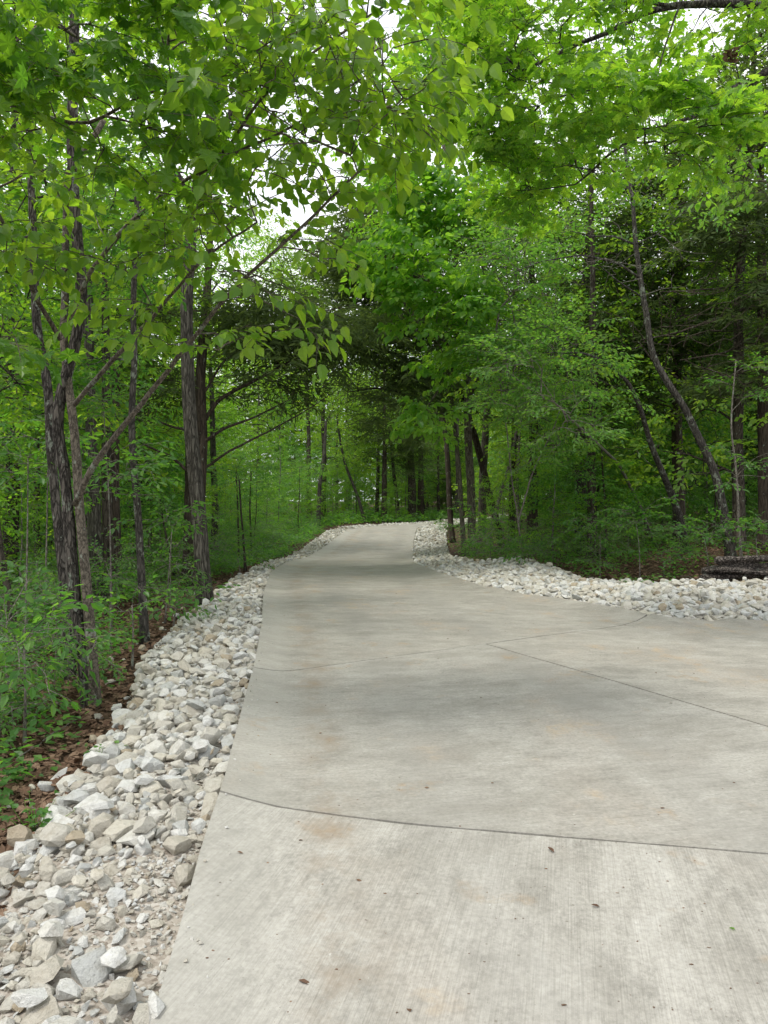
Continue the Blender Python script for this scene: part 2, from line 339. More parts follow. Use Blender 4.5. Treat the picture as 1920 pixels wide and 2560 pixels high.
def slab(bottom, top, left, right, nu, nv, mat):
    b, tp, l, r = map(polyf, (bottom, top, left, right))
    u = np.linspace(0, 1, nu); v = np.linspace(0, 1, nv); U, V = np.meshgrid(u, v)
    Bu, Tu, Lv, Rv = b(U), tp(U), l(V), r(V); U_, V_ = U[..., None], V[..., None]
    c00, c10, c01, c11 = b(0.), b(1.), tp(0.), tp(1.)
    P = (1 - V_) * Bu + V_ * Tu + (1 - U_) * Lv + U_ * Rv - ((1 - U_) * (1 - V_) * c00 + U_ * (1 - V_) * c10 + (1 - U_) * V_ * c01 + U_ * V_ * c11)
    Z = roadz(P[..., 0], P[..., 1])
    edge = np.zeros_like(Z); edge[0] = edge[-1] = 1; edge[:, 0] = edge[:, -1] = 1
    Z = Z + rng.normal(0, .0006, Z.shape)
    Vt = np.concatenate([P, Z[..., None]], -1).reshape(-1, 3)
    I = np.arange(nu * nv).reshape(nv, nu)
    F = np.stack([I[:-1, :-1], I[:-1, 1:], I[1:, 1:], I[1:, :-1]], -1).reshape(-1, 4)
    ring = np.concatenate([I[0, :], I[1:, -1], I[-1, -2::-1], I[-2:0:-1, 0]])
    low = Vt[ring].copy(); low[:, 2] -= .14; k0 = len(Vt); n = len(ring); Vt = np.concatenate([Vt, Vt[ring], low])
    a = k0 + np.arange(n); bb = np.roll(a, -1); li = a + n; lb = np.roll(li, -1)
    F = np.concatenate([F, np.stack([a, li, lb, bb], -1)])
    me = mesh_np('slab', Vt, F, mat); sm = np.ones(len(F), bool); sm[-n:] = False
    me.polygons.foreach_set('use_smooth', sm)
    at_ = me.attributes.new('edge', 'FLOAT', 'POINT'); at_.data.foreach_set('value', np.clip((Vt[:, 0] - xl(Vt[:, 1])) / 4.0, 0, 1).astype(np.float32))
    return link('slab', me, drive)
CA, CB, CC = concrete_mat('broomed concrete', math.radians(14), .66), concrete_mat('cross broomed concrete', math.radians(78), .6, (.375, .36, .32), (.30, .285, .25)), concrete_mat('trowelled concrete', math.radians(95), .6, (.385, .365, .32), (.30, .28, .24))
slab([(-.45, -4), (13, -4)], off(J1 + J1b[1:], 0, -G), leftedge(-4, 3.89 - G), [(13, -4), (13, 1.2 - G)], 90, 50, CA)
slab(off(J1, -G, G), off(J2a, -G, -G), leftedge(3.89 + G, 6.82 - G), off(J3, -G, 0), 60, 50, CB)
slab(off(J1b, G, G), off(J2b, G, -G) + [(5.07, 9.74), (13, 9.7)], off(J3, G, 0), [(13, 1.2 + G), (13, 9.7)], 60, 40, CC)
slab(off(J2a + J2b[1:], -G, G), [(float(xl(13.5)), 13.5), (1.77, 13.5)], leftedge(6.82 + G, 13.5), [(3.6, 10.1 + G)] + rightedge(10.3, 13.5), 50, 60, CC)
ys = [13.51, 18.4, 23.3, 28.5, 33.5, 36.5]
for a, b in zip(ys[:-1], ys[1:]):
    slab([(float(xl(a)), a + G), (float(xr(a)), a + G)], [(float(xl(b)), b - G), (float(xr(b)), b - G)], leftedge(a + G, b - G), rightedge(a + G, b - G), 24, 30, CC)
slab([(float(xl(36.5)), 36.51), (float(xr(36.5)), 36.51)], [(8, 48), (8, 43)], [(float(xl(36.5)), 36.51), (-.9, 39), (1.2, 42), (4, 45), (8, 48)], [(float(xr(36.5)), 36.51), (1.9, 38.3), (3, 40.3), (8, 43)], 24, 24, CC)
# dirt in the joints
a = Acc()
for J in (J1 + J1b[1:], J2a + J2b[1:], J3):
    P = resample(np.array(J), .1); z = roadz(P[:, 0], P[:, 1]) - .022
    T = np.gradient(P, axis=0); T /= np.linalg.norm(T, axis=1)[:, None]; Nn = np.stack([-T[:, 1], T[:, 0]], 1) * .022
    A_, B_ = P + Nn, P - Nn; n = len(P)
    V = np.concatenate([np.c_[A_, z], np.c_[B_, z]]); i = np.arange(n - 1)
    a.add(V, np.concatenate([np.stack([i, i + n, i + n + 1], 1), np.stack([i, i + n + 1, i + 1], 1)]))
link('joint_filler', a.mesh('joint_filler', DIRT), drive)

# ------------------------------------------------------------------ stone verges
def inpoly(x, y, P):
    P = np.array(P); r = np.zeros(np.shape(x), bool); n = len(P)
    for i in range(n):
        x1, y1 = P[i]; x2, y2 = P[(i + 1) % n]
        if y1 == y2: continue
        c = ((y1 > y) != (y2 > y)) & (x < (x2 - x1) * (y - y1) / (y2 - y1) + x1); r ^= c
    return r
WL = np.array([(-2, 1.15), (2.3, .95), (3.3, .90), (4.3, 1.02), (4.9, .98), (6, 1.0), (7.1, 1.15), (8.3, 1.25), (11, 1.15), (13, 1.0), (16, .8), (22, .8), (36, 1.1)])
ly = np.linspace(-2, 36.5, 90)
polyL = [(float(xl(v)) + .14, v) for v in ly] + [(-.9, 39.05), (1.2, 42.05), (4, 45.05), (8, 48), (8, 49.4), (3.3, 46.1), (.4, 42.9), (-1.9, 39.4)] + [(float(xl(v)) - float(np.interp(v, WL[:, 0], WL[:, 1])), v) for v in ly[::-1]]
polyR = [(13, 9.55), (5.07, 9.6), (3.55, 9.98)] + [(float(xr(v)) - .14, v) for v in np.linspace(10.3, 36.5, 60)] + [(1.9, 38.2), (3, 40.2), (8, 42.9), (8, 41.6), (3.9, 39.2),
         (3.1, 37), (2.35, 28), (1.95, 21.5), (2.05, 19), (2.3, 17.8), (3.2, 18), (3.7, 16), (3.8, 13.7), (4.7, 13.1), (7, 12.7), (13, 12.8)]
def mound(side, x, y):
    if side == 'L':
        wd = np.interp(y, WL[:, 0], WL[:, 1]); s = np.clip((xl(y) - x) / wd, 0, 1)
        return .0 + .05 * np.sin(s * math.pi)
    d = np.minimum(x - xr(y), y - 9.7); return .09 * np.clip(d / 1.2, 0, 1)
def vz(side, x, y): return zb(x, y) - .035 + mound(side, x, y) + .015 * np.sin(x * 7 + y * 3) * np.sin(y * 6 - x * 2)
def hull_stone(g, n=13):
    P = g.normal(0, 1, (n, 3)); P /= np.linalg.norm(P, axis=1)[:, None]; P *= g.uniform(.78, 1.12, (n, 1))
    P *= np.array([1, g.uniform(.62, .95), g.uniform(.42, .75)]) * .5
    import bmesh
    bm = bmesh.new()
    for p in P: bm.verts.new(p)
    r = bmesh.ops.convex_hull(bm, input=bm.verts)
    dead = [v for v in bm.verts if not v.link_faces]
    for v in dead: bm.verts.remove(v)
    bmesh.ops.triangulate(bm, faces=bm.faces); bm.verts.ensure_lookup_table(); bm.verts.index_update()
    V = np.array([v.co[:] for v in bm.verts]); F = np.array([[v.index for v in f.verts] for f in bm.faces]); bm.free()
    return V, F
gs = np.random.default_rng(4)
SH = [hull_stone(gs, int(gs.integers(15, 26))) for _ in range(26)]
SHM = [mesh_np('stone', V, F, STONE) for V, F in SH]
SHf = [hull_stone(gs, 9) for _ in range(10)]
def rotm(g):
    ax = g.normal(0, .3, 2); return (Matrix.Rotation(g.uniform(0, 2 * math.pi), 3, 'Z') @ Matrix.Rotation(ax[0], 3, 'X') @ Matrix.Rotation(ax[1], 3, 'Y'))
def verge(name, side, poly, label, seed):
    g = np.random.default_rng(seed)
    P = np.array(poly); x0, x1, y0, y1 = P[:, 0].min(), P[:, 0].max(), P[:, 1].min(), P[:, 1].max()
    st = .12; xs = np.arange(x0, x1, st); yy = np.arange(y0, y1, st); X, Y = np.meshgrid(xs, yy)
    ok = inpoly(X, Y, poly); I = np.arange(X.size).reshape(X.shape)
    Z = vz(side, X, Y); keep = ok[:-1, :-1] & ok[1:, 1:] & ok[1:, :-1] & ok[:-1, 1:]
    F = np.stack([I[:-1, :-1], I[:-1, 1:], I[1:, 1:], I[1:, :-1]], -1)[keep]
    used = np.unique(F); remap = -np.ones(X.size, int); remap[used] = np.arange(len(used))
    V = np.stack([X, Y, Z], -1).reshape(-1, 3)[used]
    root = link(name, mesh_np(name, V, remap[F], BED, smooth=True), kind='structure', label=label)
    area = len(F) * st * st
    n = int(area * 4600); X = g.uniform(x0, x1, int(n * 6)); Y = g.uniform(y0, y1, int(n * 6)); m = inpoly(X, Y, poly); m &= (X < xl(Y) - .025) if side == 'L' else ~((X < xr(Y) + .03) & (Y > 9.9) & (Y < 38) | (Y < 9.76)); m |= inpoly(X, Y, poly) & (Y > 37); X, Y = X[m][:n], Y[m][:n]
    # patches of small crushed stone among the riprap
    fine = np.sin(X * 2.1 + Y * 1.3 + 2) * np.sin(Y * 1.15 - X * .7 + (1.4 if side == 'L' else 4)) > (.30 if side == 'L' else .8)
    fine |= (side == 'L') & (Y < 3.4) & (X > -1.45 - .1 * Y) & (g.random(len(X)) < .75)
    s = np.where(fine, g.lognormal(math.log(.026), .42, len(X)), g.lognormal(math.log(.045 if side == 'L' else .072), .5, len(X)))
    if side == 'L': s = s * np.interp(Y, [2, 5, 8], [.80, .86, 1])
    s = np.clip(s, .014, .17); bigs = g.random(len(s)) < .006; s = np.where(bigs, g.uniform(.12, .19, len(s)), s)
    o = np.argsort(-s); X, Y, s = X[o], Y[o], s[o]
    cell = .24; H = {}; res = []
    for x, y, q in zip(X, Y, s):
        if y > 20 and q < .06: continue
        if y > 12 and q < .04: continue
        cx, cy = int(x / cell + 1000), int(y / cell + 1000); okk = True
        for i in (-1, 0, 1):
            for j in (-1, 0, 1):
                for (a_, b_, r_) in H.get((cx + i, cy + j), ()):
                    if (a_ - x) ** 2 + (b_ - y) ** 2 < (.35 * (r_ + q)) ** 2: okk = False; break
                if not okk: break
            if not okk: break
        if okk: H.setdefault((cx, cy), []).append((x, y, q)); res.append((x, y, q))
    # a second loose layer perched on the first
    top = [(x + g.uniform(-.05, .05), y + g.uniform(-.05, .05), q * g.uniform(.6, 1.0)) for (x, y, q) in res if q > .055 and g.random() < .25]
    allr = [(x, y, q, vz(side, x, y) + q * .16) for x, y, q in res] + [(x, y, q, vz(side, x, y) + .055 + q * .2) for x, y, q in top if inpoly(np.array([x]), np.array([y]), poly)[0]]
    # strays lying on the leaves beyond the verge
    for _ in range(26 if side == 'L' else 12):
        yv = g.uniform(3, 14) if side == 'L' else g.uniform(12.9, 14); xv = float(xl(yv)) - float(np.interp(yv, WL[:, 0], WL[:, 1])) - abs(g.normal(0, .22)) if side == 'L' else g.uniform(4, 9)
        q = g.uniform(.04, .12); allr.append((xv, yv, q, float(zb(xv, yv)) - .04 + q * .2))
    for _ in range(46):
        yv = g.uniform(2.3, 12) if side == 'L' else g.uniform(10.5, 20); xv = float(xl(yv)) + abs(g.normal(0, .07)) + .02 if side == 'L' else float(xr(yv)) - abs(g.normal(0, .12)) - .02
        q = g.uniform(.008, .022); allr.append((xv, yv, q, float(roadz(xv, yv)) + q * .2))
    def score(r):
        x, y, q, z = r
        if y < 1.9 or abs(x / y) > .54 or (1.6 - z) / y > .72: return 0
        return q / y
    allr.sort(key=score, reverse=True)
    for k_, (x, y, q, z) in enumerate(allr[:300]):
        i = int(g.integers(len(SHM))); ob = link('stone', SHM[i], root)
        ob.matrix_basis = Matrix.Translation((x, y, z)) @ rotm(g).to_4x4() @ Matrix.Diagonal((q * 1.18, q * 1.18, q * 1.18, 1))
    ac = Acc()
    for (x, y, q, z) in allr[300:]:
        V, F = (SHf[int(g.integers(len(SHf)))] if (y > 17 or q < .05) else SH[int(g.integers(len(SH)))])
        ac.add(V @ np.array(rotm(g)).T * (q * 1.18) + np.array([x, y, z]), F, float(g.random()))
    link('loose_stones', ac.mesh('loose_stones', STONE), root, kind='stuff')
    print(name, len(allr), sum(len(f) for f in ac.F))
verge('left_stone_verge', 'L', polyL, 'pale broken limestone laid along the left edge of the driveway', 11)
verge('right_stone_verge', 'R', polyR, 'white broken limestone heaped along the right edge of the driveway', 12)

# ------------------------------------------------------------------ leaves
def shape(kind):
    """verts (x along the leaf, y across, z up) and tris"""
    if kind == 'ovate':
        V = [(0, 0, 0), (.35, 0, -.02), (.7, 0, -.07), (1.05, 0, -.18)]
        for s in (1, -1): V += [(.12, s * .26, .05), (.42, s * .37, .07), (.75, s * .23, -.01)]
        F = []
        for o, fl in ((4, 0), (7, 1)):
            f = [(0, 1, o), (1, o + 1, o), (1, 2, o + 1), (2, o + 2, o + 1), (2, 3, o + 2)]
            F += [t[::-1] if fl else t for t in f]
        return np.array(V, float), np.array(F)
    if kind == 'lobed':
        out_ = [(0, 0), (.10, .16), (.02, .40), (.22, .34), (.32, .52), (.45, .26), (.62, .42), (.70, .16), (1.0, 0)]
        pts = out_ + [(x, -y) for x, y in out_[-2:0:-1]]
        V = [(x, y, .05 - .22 * y * y - .12 * x * x + (.03 if i % 2 else -.02)) for i, (x, y) in enumerate(pts)] + [(.36, 0, .0)]
        n = len(pts); return np.array(V, float), np.array([(i, (i + 1) % n, n) for i in range(n)])[:, ::-1]
    if kind == 'hex':
        V = [(0, 0, 0), (.35, .24, .06), (.7, .18, .02), (1, 0, -.08), (.7, -.18, .02), (.35, -.24, .06), (.5, 0, -.02)]
        return np.array(V, float), np.array([(0, 6, 1), (1, 6, 2), (2, 6, 3), (0, 5, 6), (5, 4, 6), (4, 3, 6)])
    if kind == 'quad':
        V = [(0, 0, 0), (.5, .28, .05), (1, 0, -.06), (.5, -.28, .05)]
        return np.array(V, float), np.array([(0, 2, 1), (0, 3, 2)])
    if kind == 'blade':
        V = [(0, .05, 0), (0, -.05, 0), (1, 0, -.1), (.5, .11, .0), (.5, -.11, 0)]
        return np.array(V, float), np.array([(0, 1, 4), (0, 4, 3), (3, 4, 2)])
def unit(a): return a / (np.linalg.norm(a, axis=-1, keepdims=True) + 1e-9)
def place(shp, pos, d, n, s, r, acc):
    V, F = shp; d = unit(d); v = unit(np.cross(n, d)); nn = np.cross(d, v)
    W = pos[:, None] + s[:, None, None] * (V[None, :, 0, None] * d[:, None] + V[None, :, 1, None] * v[:, None] + V[None, :, 2, None] * nn[:, None])
    k = len(V); M = len(pos)
    FF = (F[None] + (np.arange(M) * k)[:, None, None]).reshape(-1, 3)
    acc.add(W.reshape(-1, 3), FF, np.repeat(r, k))
KIND = {  # L, side twigs, leaves per twig, leaf size, droop, normal wobble, shape
 'linden': (.50, 4, 5, .088, .75, .45, 'ovate'),
 'maple': (.50, 4, 5, .112, .55, .45, 'lobed'),
 'oak': (.50, 4, 5, .115, .30, .5, 'lobed'),
 'bud': (.50, 3, 6, .125, .55, .55, 'ovate'),
 'small': (.55, 4, 7, .088, .25, .35, 'hex'),
 'under': (.40, 3, 5, .085, .25, .3, 'hex'),
 'mid': (.6, 4, 7, .095, .3, .5, 'hex'),
 'far': (.9, 5, 7, .15, .3, .7, 'quad'),
 'cedar': (.6, 7, 9, .13, .15, .9, 'blade')}
def make_spray(kind, g):
    Ln, ns, nl, sz, droop, wob, shp = KIND[kind]
    pos, d, n, s, tw = [], [], [], [], []
    def twig(p0, dr, L, k, r0):
        P = [p0]; q = dr.copy()
        for i in range(3): q = unit(q + np.array([0, 0, -.12]) + g.normal(0, .12, 3)); P.append(P[-1] + q * L / 3)
        P = np.array(P); tw.append((P, np.linspace(r0, r0 * .35, 4)))
        for i in range(k):
            t = (i + .7) / k * 3; j = min(int(t), 2); b = P[j] + (P[j + 1] - P[j]) * (t - j); ax = unit(P[j + 1] - P[j])
            sd = 1 if i % 2 else -1; lat = unit(np.cross([0, 0, 1.0], ax)) * sd
            a = g.uniform(.5, 1.2) if i < k - 1 else 0
            dd = unit(ax * math.cos(a) + lat * math.sin(a) + np.array([0, 0, -droop * g.uniform(.3, 1.5)]) + g.normal(0, .15, 3))
            pos.append(b + dd * sz * .22 + g.normal(0, .01, 3)); d.append(dd)
            n.append(unit(np.array([0, 0, 1.0]) + g.normal(0, wob, 3) + lat * .2)); s.append(sz * g.uniform(.6, 1.2))
        return P
    M = twig(np.zeros(3), np.array([1.0, 0, .1]), Ln, nl, .005)
    for i in range(ns):
        j = g.uniform(.1, 2.6); b = M[int(j)] + (M[int(j) + 1] - M[int(j)]) * (j % 1); sd = 1 if i % 2 else -1
        ang = g.uniform(.5, 1.1) * sd
        twig(b, unit(np.array([math.cos(ang), math.sin(ang), g.uniform(-.25, .3)])), Ln * g.uniform(.4, .7), nl, .003)
    return np.array(pos), np.array(d), np.array(n), np.array(s), tw
gp = np.random.default_rng(21)
SPR = {k: [make_spray(k, gp) for _ in range(8)] for k in KIND}
SHP = {k: shape(k) for k in ('ovate', 'lobed', 'hex', 'quad', 'blade')}
LEAFM = {}
def leaf_mesh(shp, mat):
    if (shp, mat.name) not in LEAFM: LEAFM[(shp, mat.name)] = mesh_np('leaf', *SHP[shp], mat)
    return LEAFM[(shp, mat.name)]

def grow(stems, targets, g, step=.35, rise=.18, tip=.004, sag=0.0):
    """stems: list of (P,R) fixed tubes; targets joined to the nearest branch. returns branch paths and end directions"""
    NP = np.concatenate([s[0] for s in stems]); NR = np.concatenate([s[1] for s in stems])
    pos = [p for p in NP]; parent = [-1] * len(pos); fixed = len(pos); plen = [0.0] * len(pos)
    arr = np.zeros((len(pos) + len(targets) * 40 + 10, 3)); arr[:fixed] = NP; pl = np.zeros(len(arr)); cnt = fixed
    par = -np.ones(len(arr), int)
    d0 = np.min(np.linalg.norm(targets[:, None] - NP[None, ::3], axis=2), axis=1)
    paths = []; ends = np.zeros_like(targets)
    for ti in np.argsort(d0):
        T = targets[ti]; D = np.linalg.norm(arr[:cnt] - T, axis=1)
        cost = D + .35 * pl[:cnt] + 1.2 * np.maximum(0, arr[:cnt, 2] - T[2] - .25 * D) * (sag == 0)
        j = int(np.argmin(cost)); A = arr[j]; L = D[j]
        n = min(38, max(2, int(L / step) + 1)); t = np.linspace(0, 1, n + 1)[1:, None]
        C = A + (T - A) * .5 + np.array([0, 0, 1]) * L * rise + g.normal(0, .07, 3) * L
        Pt = (1 - t) ** 2 * A + 2 * t * (1 - t) * C + t ** 2 * T
        Pt[:-1] += g.normal(0, .03, (n - 1, 3)) * min(1, L) if n > 1 else 0
        par[cnt] = j; arr[cnt:cnt + n] = Pt; par[cnt + 1:cnt + n] = np.arange(cnt, cnt + n - 1)
        seg = np.linalg.norm(np.diff(np.vstack([A, Pt]), axis=0), axis=1); pl[cnt:cnt + n] = pl[j] + np.cumsum(seg)
        paths.append((j, cnt, n)); cnt += n
        ends[ti] = unit(T - arr[cnt - 2] if n > 1 else T - A)
    w = np.zeros(cnt)
    for j, c, n in paths: w[c + n - 1] += tip ** 2.2
    for i in range(cnt - 1, fixed - 1, -1):
        if w[i] == 0: w[i] = tip ** 2.2
        p = par[i]
        if p >= fixed: w[p] += w[i]
    rad = w ** (1 / 2.2)
    out_ = []
    for j, c, n in paths:
        P = np.vstack([arr[j], arr[c:c + n]]); R = np.concatenate([[rad[c]], rad[c:c + n]])
        if j < fixed: R = np.minimum(R, NR[j] * .8)
        R[-1] = min(R[-1], tip)
        out_.append((P, R))
    return out_, ends

def foliage(targets, ends, kind, g, scale=1.0, wood=None, tilt=.25, sz=1.0):
    """leaf frames for all targets"""
    Ps, Ds, Ns, Ss = [], [], [], []
    for T, e in zip(targets, ends):
        pos, d, n, s, tw = SPR[kind][int(g.integers(8))]
        yaw = math.atan2(e[1], e[0]) + g.normal(0, .5); c, q = math.cos(yaw), math.sin(yaw); pt = g.normal(-tilt * .3, tilt) - float(np.clip(e[2], -.5, .6)) * .4
        M = np.array(Matrix.Rotation(yaw, 3, 'Z') @ Matrix.Rotation(pt, 3, 'Y') @ Matrix.Rotation(g.normal(0, .3), 3, 'X')) 
        k = scale * g.uniform(.8, 1.2)
        Ps.append(T + k * pos @ M.T); Ds.append(d @ M.T); Ns.append(n @ M.T); Ss.append(s * k * sz)
        if wood is not None:
            for P, R in tw: wood.add(*tube(T + k * P @ M.T, R, 3))
    if not Ps: return None
    return [np.concatenate(a) for a in (Ps, Ds, Ns, Ss)]

def ell(px, py, d, rx, ry, rd, n, g):
    """n spray points in a real ellipsoid centred where pixel (px, py) looks at depth d; radii given in pixels at that depth"""
    c = at(px, py, d); k = d / FPX
    q = g.normal(0, 1, (n, 3)); q = unit(q) * (g.random((n, 1)) ** .45)
    p = c + q * np.array([rx * k, rd, ry * k])
    p[:, 2] = np.maximum(p[:, 2], zb(p[:, 0], p[:, 1]) + .3)
    return p
def tree(name, label, path, d, r, crowns, kind, mat, bark, limbs=(), n_leaf=0, base=None, cat='tree', group=None, sides=14, rough=.05, seed=1, scale=1.0, sz=1.0, tip=.004, rise=.18, twigs=True, bstep=.35, bare=()):
    """path: pixels up the trunk; d: depth (None = stand it where the first pixel meets the ground) or (base, top)"""
    g = np.random.default_rng(seed)
    if d is None: d = ground(*path[0])
    d0, d1 = d if isinstance(d, tuple) else (d, d)
    if d0 is None: d0 = ground(*path[0])
    def world(pp, a, b): return np.array([at(x, y, v) for (x, y), v in zip(pp, np.linspace(a, b, len(pp)))])
    P = world(path, d0, d1)
    if base is None:
        P[0, 2] = float(zb(P[0, 0], P[0, 1])) - .15
    P = resample(P, .12 if d0 < 9 else .25)
    t = np.linspace(0, 1, len(P)); R = r[0] + (r[1] - r[0]) * t
    if base is None: R = R * (1 + .55 * np.exp(-(P[:, 2] - P[0, 2]) / .22))
    stems = [(P, R)]
    for lp, ld0, ld1, a, b in limbs:
        Q = resample(world(lp, ld0, ld1), .12); wv = np.cumsum(g.normal(0, .5, (len(Q), 3)), 0); Q[1:] += (.011 * np.sin(wv))[1:] * min(1.0, a / .02); stems.append((Q, np.linspace(a, b, len(Q))))
    o0 = P[0].copy(); root = empty(name, o0, label, cat, group)
    wood = Acc()
    trunk = Acc(); trunk.add(*tube(P - o0, R, sides, rough, seed, True))
    for Q, RR in stems[1:]: wood.add(*tube(Q - o0, RR, 8, .06, seed + 1, True))
    if bare:
        B_ = np.concatenate([ell(*c[:7], g) for c in bare])
        bp, _ = grow(stems, B_, g, step=.3, tip=.0035, rise=.03)
        tw = Acc()
        for Q, RR in bp: tw.add(*tube(Q - o0, RR, 4))
        link('bare_twigs', tw.mesh('bare_twigs', BM['cedar' if bark == 'cedar' else 'grey'], True), root)
    fr = None
    mul = {'oak': .75, 'maple': .7, 'linden': 1.0,  'bud': 1.5, 'small': 1.2, 'cedar': 1.35, 'mid': 1.5, 'far': 1.5}.get(kind, 1.0)
    T = [ell(*c[:6], int(c[6] * mul), g) for c in crowns]
    if T:
        T = np.concatenate(T); paths, ends = grow(stems, T, g, step=bstep, tip=tip, rise=rise)
        for Q, RR in paths: wood.add(*tube(Q - o0, RR, 5 if RR[0] > .01 else 4))
        fr = foliage(T - o0, ends, kind, g, scale, wood if twigs else None, sz=sz)
    link('trunk', trunk.mesh('trunk', BM[bark], True), root)
    if wood.V: link('branches', wood.mesh('branches', BM[bark if bark != 'furrow' else 'rough'], True), root)
    if fr is not None:
        pos, dd, nn, ss = fr; mt = LM[mat]; shp = KIND[kind][6]; m = np.ones(len(pos), bool)
        if n_leaf:
            wp = pos + o0; dep = wp[:, 1]; vis = (np.abs(wp[:, 0] / np.maximum(dep, .1)) < .53) & (np.abs((wp[:, 2] - 1.6) / np.maximum(dep, .1) - .0) < .7) & (dep > 1)
            sc_ = np.where(vis, ss / np.maximum(dep, .1), 0); ix = np.argsort(-sc_)[:n_leaf]; m[ix] = False
            lm = leaf_mesh(shp, mt)
            for i in ix:
                u = unit(dd[i]); v = unit(np.cross(nn[i], u)); w_ = np.cross(u, v)
                ob = link('leaf', lm, root)
                M = Matrix(((u[0], v[0], w_[0]), (u[1], v[1], w_[1]), (u[2], v[2], w_[2]))).to_4x4() @ Matrix.Diagonal((ss[i], ss[i], ss[i], 1))
                ob.matrix_basis = Matrix.Translation(pos[i]) @ M
        ac = Acc(); place(SHP[shp], pos[m], dd[m], nn[m], ss[m], g.random(m.sum()), ac)
        link('crown', ac.mesh('crown', mt, False), root, kind='stuff' if n_leaf else None)
        print(name, label[:30], 'leaves', len(pos), 'tris', sum(len(f) for f in ac.F) + sum(len(f) for f in wood.F))
    return root

# ------------------------------------------------------------------ the trees one can tell apart
tree('oak_tree', 'slender dark oak with deeply ridged bark at the left verge', [(225, 1755), (205, 1600), (186, 1497), (169, 1248), (156, 1143), (139, 1059), (160, 953), (181, 890), (207, 772), (203, 700), (185, 520), (180, 347), (185, 115), (192, -150), (200, -500)],
     None, (.052, .038), [(60, 150, 7, 260, 130, 1.2, 26), (250, -60, 7, 300, 120, 1.2, 20), (300, 200, 7.5, 160, 130, 1, 14), (60, 480, 7.5, 120, 120, 1, 14)], 'maple', 'maple', 'rough', seed=31, sides=18, rough=.09)
tree('linden_tree', 'smooth tan tree with long limbs leaning right over the stones', [(238, 1752), (228, 1611), (211, 1400), (198, 1270), (190, 1122), (181, 1037), (164, 911), (156, 826), (165, 742), (162, 694), (168, 405), (220, 370), (260, 300)],
     None, (.050, .024), [(540, 560, 5.0, 170, 130, .6, 12), (800, 300, 4.7, 230, 160, .7, 38), (640, 180, 4.8, 150, 120, .6, 16), (985, 190, 4.6, 120, 110, .5, 16), (560, 880, 5.0, 60, 35, .3, 3), (350, 790, 5.4, 80, 30, .4, 3), (420, 670, 5.2, 140, 50, .5, 7), (70, 620, 5.4, 90, 100, .4, 10),
                          (150, 470, 5.6, 100, 90, .5, 8), (640, 720, 5, 110, 50, .5, 4), (820, 600, 4.9, 90, 70, .5, 3), (900, 30, 4.6, 160, 80, .5, 14), (450, 480, 5.2, 90, 90, .5, 4)],
     'linden', 'linden', 'tan', limbs=[
      ([(187, 1262), (215, 1180), (285, 1086), (420, 925), (500, 815), (575, 725), (602, 694), (700, 610), (820, 500), (890, 430)], 6.1, 4.8, .026, .007),
      ([(186, 1012), (250, 935), (320, 860), (420, 745), (480, 671), (560, 610), (640, 560)], 6.1, 5.0, .020, .006),
      ([(160, 830), (214, 694), (301, 579), (394, 498), (492, 440), (579, 370), (642, 255), (810, 110), (960, 12)], 6.1, 4.5, .020, .006),
      ([(492, 440), (600, 375), (720, 330), (850, 230), (960, 160)], 5.3, 4.6, .011, .005),
      ([(152, 850), (101, 760), (84, 734), (60, 640), (0, 538), (-60, 440)], 6.1, 5.3, .020, .011)],
     n_leaf=300, seed=32, sides=16, rough=.04, rise=.08)
tree('maple_tree', 'near maple whose lobed leaves hang in from the upper left corner', [(-420, 1900), (-400, 1200), (-380, 500), (-350, 0), (-340, -400)], (5.0, 5.0), (.11, .06),
     [(110, 260, 4.6, 200, 80, .5, 22), (340, 330, 4.7, 160, 90, .5, 18), (480, 220, 4.8, 90, 70, .4, 5), (180, 30, 4.4, 240, 60, .5, 22), (420, 40, 4.5, 110, 70, .4, 10), (20, 860, 4.9, 40, 30, .2, 3), (0, 120, 4.5, 120, 80, .5, 12)],
     'maple', 'maple', 'tan', limbs=[([(-360, 330), (-150, 290), (0, 268), (60, 275), (140, 300), (230, 320), (330, 250), (430, 215)], 5.0, 4.7, .022, .007),
                                    ([(-360, 60), (-100, 80), (20, 110), (110, 60), (240, -20)], 5.0, 4.5, .02, .007)], n_leaf=300, seed=33, rise=.1)
tree('oak_tree', 'tall straight oak with furrowed brown trunk beside the left stones', [(513, 1505), (505, 1400), (498, 1290), (477, 1080), (468, 911), (466, 742), (480, 560), (498, 428), (530, 280), (560, 180), (590, 60), (610, -150), (600, -350)],
     None, (.13, .06), [(520, 60, 13, 220, 130, 2, 60), (330, 120, 13.5, 170, 150, 2, 36), (760, 80, 13.5, 150, 120, 2, 26), (560, 330, 14, 230, 100, 2, 22), (500, 520, 14, 180, 90, 1.5, 10)],
     'mid', 'far', 'furrow', limbs=[([(490, 470), (555, 324), (602, 243), (680, 160), (760, 60)], 13.5, 13, .08, .03), ([(486, 500), (422, 405), (376, 312), (340, 200), (330, 60)], 13.5, 13.5, .07, .025)],
     seed=34, sides=20, rough=.05, tip=.006, bstep=.5, twigs=False)
tree('young_oak', 'thin lichen spotted tree standing between the twin trunks and the big oak', [(363, 1600), (357, 1497), (346, 1290), (333, 1143), (325, 1037), (338, 932), (338, 869), (330, 760), (345, 600), (340, 450)],
     None, (.05, .028), [(330, 640, 9.8, 120, 110, 1, 30), (240, 900, 9.8, 110, 60, 1, 14), (400, 520, 9.8, 120, 90, 1, 20), (360, 1000, 9.6, 60, 40, .5, 4), (250, 450, 10, 110, 80, 1, 18)], 'small', 'under', 'lichen', seed=35, rough=.06, sides=12)
